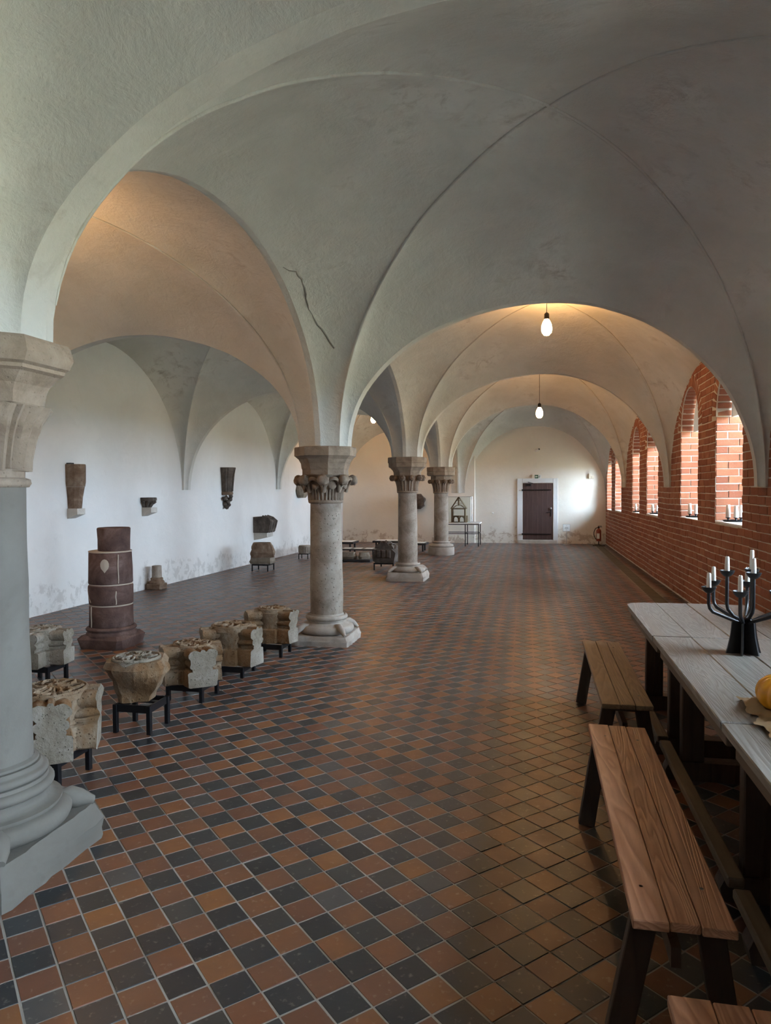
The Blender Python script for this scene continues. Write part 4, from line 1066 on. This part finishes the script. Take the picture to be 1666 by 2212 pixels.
# dark sculpted stones
stand('black stand under the dark sculpted stones beside the volute column', -3.17, -2.78, 14.03, 14.7, .15, 0, .025, .03)
t = thing('sculpted_block', 'dark grey block with grooved side on a stand beside the volute column', 'stone fragment', (-2.97, 14.33, .151))
b = MB(); prof = [(-.22, .03), (-.24, .10), (-.20, .25), (-.16, .275), (.16, .275), (.24, .20), (.20, 0), (-.17, 0)]
b.prism(prof, .62, Matrix.Translation((0, -.31, 0))); o = b.build('block', M['frag_dark'], t); recalc(o)
for k in range(3): b = MB(); b.bbox(-.14 + k * .10, -.06 + k * .10, -.345, -.29, .10, .26, .012); b.build('carved_panel', M['frag_dark'], t)
t = thing('draped_fragment', 'dark fragment carved with folded drapery lying on the dark block', 'stone fragment', (-2.97, 14.33, .428))
b = MB()
b.grid(lambda u, v: ((u - .5) * .40, -.22 + .42 * v, .15 * math.sin(PI * min(1, .1 + .9 * u)) * (1 - .5 * abs(v - .4)) + .02 * math.sin(u * 24 + v * 5) + .02 * nz(u * 6, v * 6, 1)), 30, 12)
b.grid(lambda u, v: ((u - .5) * .40, -.22, v * max(.0, .15 * math.sin(PI * min(1, .1 + .9 * u)) * (1 - .5 * .4) + .02 * math.sin(u * 24))), 30, 2)
b.build('drapery', M['frag_dark'], t, 50)
for k in range(5): b = MB(); b.tube([(-.16 + k * .075, -.20 + .38 * s, .13 * math.sin(PI * (.12 + k * .17)) * (1 - .5 * abs(s - .4)) + .035 - .03 * s) for s in (0, .25, .5, .75, 1)], .016, 6); b.build('fold', M['frag_dark'], t, 60)
b = MB(); b.lathe([(.05, 0), (.055, .03), (.04, .08), (.0, .085)], 12, (-4.92, 20.6, .30)); 

# ================================================================ model of a church bay in a glass case
t = thing('display_table', 'slim black-legged table with pale top carrying the glass case', 'table', (-2.0, 20.45, 0))
b = MB(); b.bbox(-.62, .50, -.36, .42, .635, .665, .003); b.build('table_top', M['white'], t)
for (px, py) in ((-.58, -.32), (.09, -.32), (.46, -.32), (-.58, .38), (.09, .38), (.46, .38)):
    b = MB(); b.box(px - .012, px + .012, py - .012, py + .012, 0, .636); b.build('leg', M['black'], t)
b = MB()
for py in (-.32, .38): b.box(-.58, .46, py - .009, py + .009, .35, .37); b.box(-.60, .48, py - .009, py + .009, .61, .635)
for px in (-.58, .09, .46): b.box(px - .009, px + .009, -.32, .38, .35, .37); b.box(px - .009, px + .009, -.32, .38, .61, .635)
b.build('rail', M['black'], t)
gx0, gx1, gy0, gy1, gz0, gz1 = -2.50, -1.76, 20.22, 20.72, .667, 1.40
t = thing('glass_case', 'clear glass display case over the timber model on the slim table', 'display case', ((gx0 + gx1) / 2, (gy0 + gy1) / 2, gz0))
w, d, h = (gx1 - gx0) / 2, (gy1 - gy0) / 2, gz1 - gz0
for q in ([(-w, -d, 0), (w, -d, 0), (w, -d, h), (-w, -d, h)], [(-w, d, 0), (w, d, 0), (w, d, h), (-w, d, h)], [(-w, -d, 0), (-w, d, 0), (-w, d, h), (-w, -d, h)], [(w, -d, 0), (w, d, 0), (w, d, h), (w, -d, h)], [(-w, -d, h), (w, -d, h), (w, d, h), (-w, d, h)]):
    b = MB(); b.add(q, [(0, 1, 2, 3)]); b.build('pane', M['case_glass'], t)
b = MB()
for (p, q) in (((-w, -d, 0), (-w, -d, h)), ((w, -d, 0), (w, -d, h)), ((w, d, 0), (w, d, h)), ((-w, d, 0), (-w, d, h)), ((-w, -d, h), (w, -d, h)), ((w, -d, h), (w, d, h)), ((w, d, h), (-w, d, h)), ((-w, d, h), (-w, -d, h))): b.tube([p, q], .004, 4)
b.build('edge', M['steel'], t)
t = thing('timber_model', 'small timber model of a gabled building section inside the glass case', 'model', (-2.12, 20.44, .668))
mw = M['model_wood']
b = MB(); b.bbox(-.22, .24, -.16, .16, 0, .012, .002); b.build('base_board', mw, t)
for px in (-.185, .185):
    b = MB(); b.bbox(px - .022, px + .022, -.12, .12, .012, .38, .003); b.build('wall_post', mw, t)
b = MB(); b.bbox(-.21, .21, -.12, .12, .375, .405, .003); b.build('tie_beam', mw, t)
b = MB(); b.bbox(-.165, .165, -.12, .12, .165, .19, .003); b.build('floor_beam', mw, t)
for px in (-.083, .083):
    b = MB(); pts = [(px + .078 * math.cos(a), 0, .08 + .085 * math.sin(a)) for a in [PI * k / 12 for k in range(13)]]
    for dy in (-.10, .10): b.tube([(p[0], dy, p[2]) for p in [(px + .078, 0, .012)] + pts + [(px - .078, 0, .012)]], .011, 6)
    b.build('arch', mw, t)
b = MB(); b.tube([(0, -.1, .012), (0, -.1, .17)], .012, 8); b.build('model_column', mw, t)
for sx in (-1, 1):
    for dy in (-.10, 0, .10):
        b = MB(); b.tube([(sx * .225, dy, .39), (0, dy, .73)], .012, 5); b.build('rafter', mw, t)
        b = MB(); b.tube([(sx * .17, dy, .405), (sx * .06, dy, .49), (0, dy, .50)], .009, 5); b.build('brace', mw, t)
b = MB(); b.bbox(-.018, .018, -.11, .11, .48, .71, .003); b.build('king_post', mw, t)
b = MB()
for zz in (.55, .62):
    ww = .225 * (.73 - zz) / .34; b.box(-ww, ww, -.105, -.095, zz - .006, zz + .006)
b.build('collar_beam', mw, t)
b = MB(); b.bbox(.20, .25, .0, .14, .012, .19, .004); b.build('annex_wall', mw, t)

# ================================================================ small things at the end wall
t = thing('exit_sign', 'small emergency exit sign above the door', 'sign', (.062, YEND - .03, 1.97))
b = MB(); b.bbox(-.125, .127, -.0, .032, -.058, .058, .004); b.build('sign_box', M['white'], t)
b = MB(); b.bbox(-.122, -.068, -.004, .002, -.05, .05, .001); b.build('cream_panel', M['cream'], t)
b = MB(); b.bbox(-.055, .05, -.004, .002, -.052, .052, .001); b.build('green_panel', M['green'], t)
b = MB(); b.add([(-.008 + p, -.0055, q) for p, q in ((-.036, 0), (-.006, .032), (-.006, .012), (.034, .012), (.034, -.012), (-.006, -.012), (-.006, -.032))], [tuple(range(7))]); b.build('arrow', M['white'], t)
b = MB(); g = [((.085, .028), .009)]
b.tube([(.088, -.004, .018), (.080, -.004, -.004), (.092, -.004, -.022), (.086, -.004, -.042)], .005, 5); b.tube([(.080, -.004, -.004), (.068, -.004, -.02), (.060, -.004, -.036)], .005, 5)
b.tube([(.087, -.004, .014), (.10, -.004, .004), (.110, -.004, .008)], .004, 5); b.tube([(.086, -.004, .014), (.073, -.004, .01), (.066, -.004, -.004)], .004, 5)
b.lathe([(0, -.009), (.007, -.005), (.009, 0), (.007, .005), (0, .009)], 8, (.094, -.004, .032), False); b.build('running_figure', M['green'], t)
t = thing('security_camera', 'small white surveillance camera high on the cream end wall above the door', 'camera', (.06, YEND - .012, 2.74))
b = MB(); b.lathe([(.04, 0), (.04, .015), (.02, .03), (0, .03)], 14); me = b.mesh('wall_mount', M['white'], 50); o = link('wall_mount', me, t); o.rotation_euler = (PI / 2, 0, 0)
b = MB(); b.tube([(0, -.02, 0), (.02, -.07, .01)], .012, 6); b.build('bracket', M['white'], t)
b = MB(); b.tube([(-.03, -.04, -.01), (.07, -.12, .03)], .035, 12); b.build('body', M['white'], t, 40)
b = MB(); b.tube([(.07, -.12, .03), (.078, -.127, .034)], .024, 12); b.build('lens', M['black_paint'], t, 40)
t = thing('wall_sensor', 'two small cream boxes of a wall sensor near the brick wall corner', 'sensor', (1.585, YEND - .012, 1.97))
b = MB(); b.bbox(-.04, .02, -.04, .012, -.075, .075, .006); b.build('housing', M['cream'], t)
b = MB(); b.bbox(.025, .10, -.03, .012, -.07, .01, .006); b.build('junction_box', M['cream'], t)
t = thing('push_button', 'small round white button on the cream end wall', 'button', (-1.215, YEND - .012, .90))
b = MB(); b.lathe([(.028, 0), (.026, .018), (.012, .02), (.012, .026), (0, .027)], 16); me = b.mesh('plate', M['white'], 45); o = link('plate', me, t); o.rotation_euler = (PI / 2, 0, 0)
# notice on a post
t = thing('notice_stand', 'small white notice on a thin post beside the door', 'sign', (.905, 21.15, 0))
b = MB(); b.lathe([(.09, 0), (.09, .008), (.02, .014), (0, .014)], 20); b.build('foot', M['steel'], t, 45)
b = MB(); b.tube([(0, 0, .01), (0, 0, .40)], .007, 8); b.build('post', M['steel'], t, 60)
Mx = Matrix.Translation((0, 0, .485)) @ Matrix.Rotation(-.12, 4, 'X')
b = MB(); b.bbox(-.105, .105, -.006, .008, -.105, .105, .003, Mx); b.build('frame', M['steel'], t)
b = MB(); b.bbox(-.095, .095, -.0085, -.005, -.095, .095, .001, Mx); b.build('sheet', M['paper'], t)
b = MB()
for k, (wd_, zz) in enumerate(((.02, .06), (.09, .012), (.11, -.006), (.10, -.022), (.04, -.06))): b.bbox(-wd_ / 2, wd_ / 2, -.0105, -.008, zz - .004, zz + .004, .0005, Mx)
b.build('print', M['ink'], t)
# extinguisher
t = thing('fire_extinguisher', 'red fire extinguisher on a floor stand in the corner by the brick wall', 'extinguisher', (1.765, 20.75, 0))
b = MB(); b.box(-.16, .17, -.012, .012, 0, .02); b.box(-.012, .012, -.13, .13, 0, .02); b.tube([(0, 0, .01), (0, 0, .15)], .014, 8); b.build('stand', M['black'], t)
b = MB(); b.lathe([(.0, .14), (.06, .14), (.068, .155), (.068, .42), (.06, .455), (.03, .48), (.022, .50), (0, .50)], 24, cap=False); b.build('cylinder', M['red_paint'], t, 40)
b = MB(); b.grid(lambda u, v: (.0695 * math.cos(-2.5 + 1.2 * u), .0695 * math.sin(-2.5 + 1.2 * u), .21 + .15 * v), 8, 1); b.build('instruction_label', M['paper'], t, 60)
b = MB(); b.lathe([(.02, .50), (.026, .505), (.026, .53), (.015, .54), (0, .54)], 12, cap=False); b.bbox(-.03, .09, -.012, .012, .53, .545, .003); b.bbox(-.02, .08, -.01, .01, .555, .568, .003, Matrix.Translation((0, 0, .0))); b.bbox(-.02, .0, -.01, .01, .54, .56, .002); b.build('valve', M['black'], t)
b = MB(); pts = [(-.02, -.01, .52)] + [(-.085 - .05 * math.sin(PI * k / 8), -.03, .50 - .30 * k / 8) for k in range(9)] + [(-.06, -.03, .19)]; b.tube(pts, .011, 8); b.build('hose', M['black'], t, 60)

# ================================================================ pendant lamps
def lamp(label, x, y, zb, ztop):
    t = thing('pendant_lamp', label, 'lamp', (x, y, zb)); t['group'] = 'pendant lamps under the vaults'
    b = MB(); b.lathe([(0, 0), (.035, .006), (.062, .04), (.072, .085), (.066, .14), (.046, .19), (.03, .215), (.028, .22)], 20, cap=False); b.build('bulb', M['bulb'], t, 60)
    b = MB(); b.lathe([(.03, .218), (.033, .225), (.033, .29), (.012, .31), (0, .31)], 14, cap=False); b.build('socket', M['black'], t, 50)
    b = MB(); b.tube([(0, 0, .30), (0, 0, ztop - zb)], .004, 6); b.build('cord', M['black'], t)
    return t
lamp('glowing pendant lamp under the vault beyond the first cross arch', .16, 9.95, 3.70, 4.22)
lamp('glowing pendant lamp under the far vault in front of the door', .10, 15.1, 3.08, 4.2)
lamp('glowing pendant lamp in the far vault seen beside the scroll capital column', -4.22, 18.7, 3.40, 4.02)
lamp('glowing pendant lamp in the vault over the broken sandstone column, hidden by the arch', -4.25, 5.05, 3.66, 4.15)

# ================================================================ benches and tables
def bench(label, x, y, L, mt, w=.275, h=.45):
    t = thing('bench', label, 'bench', (x, y, 0), 0, 'plank benches along the tables')
    xs = [-w / 2, -w / 2 + w * .36, -w / 2 + w * .66, w / 2]
    for k in range(3):
        b = MB(); b.bbox(xs[k] + .001, xs[k + 1] - .001, 0 + .006 * (k % 2), L - .004 * k, h - .028, h - .0008 * k, .003); b.build('plank', mt, t)
    for yy in (.12, L - .12):
        for s in (-1, 1):
            b = MB(); Mx = Matrix.Translation((s * .085, yy, h - .03)) @ Matrix.Rotation(s * -.17, 4, 'Y') @ Matrix.Rotation(.10 if yy < L / 2 else -.10, 4, 'X')
            b.bbox(-.038, .038, -.02, .02, -.425, .004, .003, Mx); b.build('leg', M['dark_wood'], t)
        b = MB(); b.bbox(-.105, .105, yy - .018, yy + .018, h - .068, h - .027, .003); b.build('batten', M['dark_wood'], t)
    b = MB(); b.box(-.014, .014, .12, L - .12, h - .20, h - .14); b.build('stretcher', M['dark_wood'], t)
    for (kx, ky) in ((-.09, .18), (.085, .2), (-.07, L - .17), (.075, L - .2)):
        b = MB(); b.lathe([(.0065, 0), (.0065, .0012), (0, .0012)], 8, (kx, ky, h - .0012), False); b.build('peg_hole', M['black_paint'], t)
    return t
bench('weathered grey-brown plank bench standing beyond the reddish bench', .505, 4.08, 1.67, M['bench_old'])
bench('reddish plank bench in the middle of the row along the tables', .405, 2.04, 1.68, M['bench'])
bench('plank bench at the bottom of the picture, mostly cut off', .445, .08, 1.67, M['bench'])
def table(label, y0, y1, round_end=False):
    t = thing('trestle_table', label, 'table', (1.135, y0, 0), 0, 'old grey trestle tables in a row'); L = y1 - y0; hw = .445; h = .76
    xs = [-hw, -.225, .0, .215, hw]
    for k in range(4):
        b = MB(); xa, xb = xs[k] + .0012, xs[k + 1] - .0012; th = .034
        if round_end and k in (0, 3):
            s = 1 if k == 3 else -1; e = hw
            R = .13; cxr, cyr = s * (hw - R), L - R - .02
            poly = [(xa, .004), (xb, .004)]
            arc = [(cxr + s * R * math.sin(q), cyr + R * math.cos(q)) for q in [PI / 2 * i / 8 for i in range(9)]]
            inner = xb if s < 0 else xa
            poly = [(inner, .004), (s * hw, .004)] + arc[::-1] + [(inner, L - .008)]
            if s < 0: poly = poly[::-1]
            n = len(poly); b.add([(p[0], p[1], h - th) for p in poly] + [(p[0], p[1], h) for p in poly], [tuple(range(n))[::-1], tuple(range(n, 2 * n))] + [(i, (i + 1) % n, (i + 1) % n + n, i + n) for i in range(n)])
        else:
            b.bbox(xa, xb, .004, L - .004 + (.004 if round_end and False else 0), h - th, h - .001 * (k % 2), .004)
        b.build('plank', M['table'], t)
    for sx in (-1, 1):
        b = MB(); b.bbox(sx * (hw - .05) - .014, sx * (hw - .05) + .014, .06, L - .06, h - .115, h - .034, .004); b.build('apron', M['mid_wood'], t)
    for yy in (.17, L - .21):
        for sx in (-1, 1):
            b = MB(); b.bbox(sx * .262 - .06, sx * .262 + .06, yy - .035, yy + .035, .10, h - .036, .006); b.build('leg', M['dark_wood'], t)
        b = MB(); prof = [(-.40, .0), (-.41, .05), (-.395, .085), (-.36, .105), (.36, .105), (.395, .085), (.41, .05), (.40, 0)]
        b.prism(prof, .09, Matrix.Translation((0, yy - .045, 0))); o = b.build('foot_beam', M['dark_wood'], t); recalc(o)
        b = MB(); b.bbox(-.36, .36, yy - .03, yy + .03, h - .10, h - .036, .005); b.build('cross_beam', M['dark_wood'], t)
    for sx in (-1,):
        b = MB(); b.bbox(sx * .375 - .032, sx * .375 + .032, .03, L - .03, .106, .146, .006); b.build('foot_rail', M['mid_wood'], t)
    return t
table('grey trestle table with rounded far corners, behind the black candelabrum', 4.475, 5.775, True)
table('grey plank trestle table carrying the black candelabrum, in the middle of the row', 2.875, 4.47)
table('grey plank trestle table partly under the sacking, at the camera end of the row', 1.27, 2.865)

# ================================================================ candelabrum and candles
def candle_mesh(h, r=.0155):
    b = MB(); b.lathe([(r, 0), (r * .97, h * .5), (r * .80, h - .004), (r * .62, h), (0, h - .002)], 16, cap=False); return b
def candle(name, label, x, y, z, h, group, r=.0155):
    t = thing(name, label, 'candle', (x, y, z), 0, group)
    candle_mesh(h, r).build('wax', M['wax'], t, 50)
    b = MB(); b.tube([(0, 0, h - .003), (.001, 0, h + .007)], .0014, 5); b.build('wick', M['wick'], t); return t
CX, CY, CZ = 1.095, 4.10, .76
cand = thing('candelabrum', 'black iron nine-armed candelabrum standing on the grey table', 'candelabrum', (CX, CY, CZ))
for k in range(6):
    a = D2R(10 + 60 * k + 30 * 0); b = MB(); n = 7; pr = [(.0, 0), (.092, 0), (.083, .03), (.070, .09), (.064, .14), (.062, .165), (.04, .185), (0, .185)]
    th = .005; ca, sa = math.cos(a), math.sin(a)
    vs = [(x * ca - th * sa, x * sa + th * ca, z) for x, z in pr] + [(x * ca + th * sa, x * sa - th * ca, z) for x, z in pr]; m = len(pr)
    b.add(vs, [tuple(range(m)), tuple(range(2 * m - 1, m - 1, -1))] + [(i, i + m, (i + 1) % m + m, (i + 1) % m) for i in range(m)])
    o = b.build('base_fin', M['black_paint'], cand); recalc(o)
places = [(190, .185, .355, 'front'), (130, .185, .37, 'back'), (250, .185, .355, ''), (70, .185, .365, ''), (310, .185, .355, ''), (10, .185, .36, ''), (172, .082, .44, ''), (288, .082, .44, ''), (48, .082, .445, '')]
clab = ['lower candle on the far outer arm nearest the table end side', 'white candle on the outer arm at the back, beside the brick wall side', 'white candle standing lowest in front on the candelabrum', 'white candle on the rear outer arm mostly hidden behind an inner stem',
        'white candle on the front outer arm facing away from the benches', 'white candle on the outer arm cut off by the picture edge', 'white candle on the inner arm closest to the benches', 'white candle on the inner arm at the front of the candelabrum', 'tallest standing white candle, on the rear inner arm']
clab[0] = 'white candle on the outer arm reaching furthest toward the benches'
for i, (deg, R, zc, _) in enumerate(places):
    a = D2R(deg); ca, sa = math.cos(a), math.sin(a); zb = .165 if R > .1 else .18
    b = MB(); pts = [(.03, zb), (R * .55, zb + .03 if R > .1 else zb + .012)] if R > .1 else [(.02, zb), (R * .6, zb + .015)]
    pts += [(R - .022, zb + .055 if R > .1 else zb + .03), (R - .006, zb + .075 if R > .1 else zb + .05), (R, zb + .10 if R > .1 else zb + .08), (R, zc - .03)]
    b.tube([(p * ca, p * sa, z) for p, z in pts], .0095, 8); b.build('arm', M['black_paint'], cand, 60)
    b = MB(); b.lathe([(.010, zc - .034), (.018, zc - .031), (.032, zc - .016), (.039, zc), (.036, zc), (.028, zc - .012), (.0, zc - .014)], 18, (R * ca, R * sa, 0), False); b.build('drip_cup', M['black_paint'], cand, 50)
    hh = .078 if i != 8 else .105
    if i == 2: hh = .083
    candle('candle', clab[i], CX + R * ca, CY + R * sa, CZ + zc - .0135, hh + .01, 'white candles on the candelabrum', .0125)
def sill_group(wi, x, y, n, tall, lab):
    sz = WINS[wi][2] + .012; P = WM @ Vector((x, y - 8, 0))
    t = thing('candle_tray', 'black candle tray on ' + lab, 'candle holder', (P.x, P.y, sz), 0, 'candle trays on the window sills')
    b = MB(); b.lathe([(0, .006), (.12, .006), (.135, .02), (.145, .02), (.13, 0), (0, 0)], 24, cap=False); b.build('tray', M['black'], t, 40)
    for k in range(n):
        dx, dy = ((-.078, .02), (-.008, -.045), (.068, .03))[k]
        b = MB(); b.lathe([(.028, .006), (.012, .012), (.010, .035), (.026, .045), (.036, .048), (.03, .05), (0, .05)], 14, (dx, dy, 0), False); b.build('candle_cup', M['black'], t, 45)
        candle('pillar_candle', 'white pillar candle ' + ('at the room edge', 'in front', 'by the glass')[k] + ' on ' + lab.replace(' beyond the candelabrum', ''), P.x + dx, P.y + dy, sz + .0505, tall * (1, .93, .97)[k % 3], 'pillar candles on ' + lab, .027)
sill_group(4, .17, 9.12, 3, .15, 'the window sill closest to the candelabrum')
sill_group(5, .17, 11.15, 3, .15, 'the second window sill beyond the candelabrum')
sill_group(6, .15, 14.18, 2, .12, 'the third window sill beyond the candelabrum')
sill_group(7, .12, 16.10, 2, .12, 'the fourth window sill beyond the candelabrum')

# ================================================================ sacking, pumpkin and gourd
def pumpkin(name, label, x, y, z, R, hf, mt, n=9, tilt=(0, 0, 0), cat='pumpkin'):
    t = thing(name, label, cat, (x, y, z + R * hf * .96)); t.rotation_euler = tilt
    b = MB()
    def P(u, v):
        a = u * 2 * PI; p = (v - .5) * PI; k = 1 - .10 * abs(math.sin(n * a / 2)) ** .0 * (.5 + .5 * math.cos(n * a)) ** 3
        r = R * k * math.cos(p) ** .8 if abs(p) < PI / 2 - 1e-6 else 0
        zz = R * hf * math.sin(p) * (1 - .22 * (1 - min(1, r / (R * .45))) ** 2)
        return (r * math.cos(a), r * math.sin(a), zz)
    b.grid(P, 72, 20, True); b.build('flesh', mt, t, 70)
    b = MB(); zt = R * hf * .74
    b.tube([(0, 0, zt), (.004, .002, zt + R * .22), (.014, .006, zt + R * .38)], [R * .16, R * .09, R * .10], 8); b.build('stem', M['mid_wood'], t, 60)
    return t
b = MB(); rnd = random.Random(5)
def sack(u, v):
    x = .82 + .55 * u + .05 * nz(v * 6, u * 2, 2); y = 2.60 + .58 * v + .03 * nz(u * 4, v, 5)
    if u < .03: x += .02 * nz(v * 14, 1, 1)
    e = min(u, 1 - u, v, 1 - v); k = min(1, e * 6)
    z = .7625 + .035 * max(0, nz(u * 7, v * 6, 3.3) + .2) * (.5 + .5 * k) + .022 * abs(nz(u * 14, v * 12, 6.3)) + .07 * max(0, nz(u * 4 + 7, v * 5, 1.2)) * k + .035 * math.exp(-((u - .10) ** 2 + (v - .80) ** 2) / .01)
    z = max(z, .7622)
    if (u - .45) ** 2 + (v - .72) ** 2 < .12: z = .7622 + (z - .7622) * .6
    return (x, y, z)
b.grid(sack, 46, 46); o = b.build('sacking', M['burlap'], None, 60); tag(o, 'crumpled brown burlap sacking under the pumpkin on the table', 'cloth')
pumpkin('pumpkin', 'small glossy orange pumpkin with ribs on the burlap sacking', .94, 3.02, .775, .086, .80, M['pumpkin'], 9, (.12, -.1, .3))
pumpkin('gourd', 'brown gourd in front of the orange pumpkin, cut off by the picture edge', 1.01, 2.86, .785, .072, .9, M['gourd'], 7, (0, 0, .8), 'gourd')
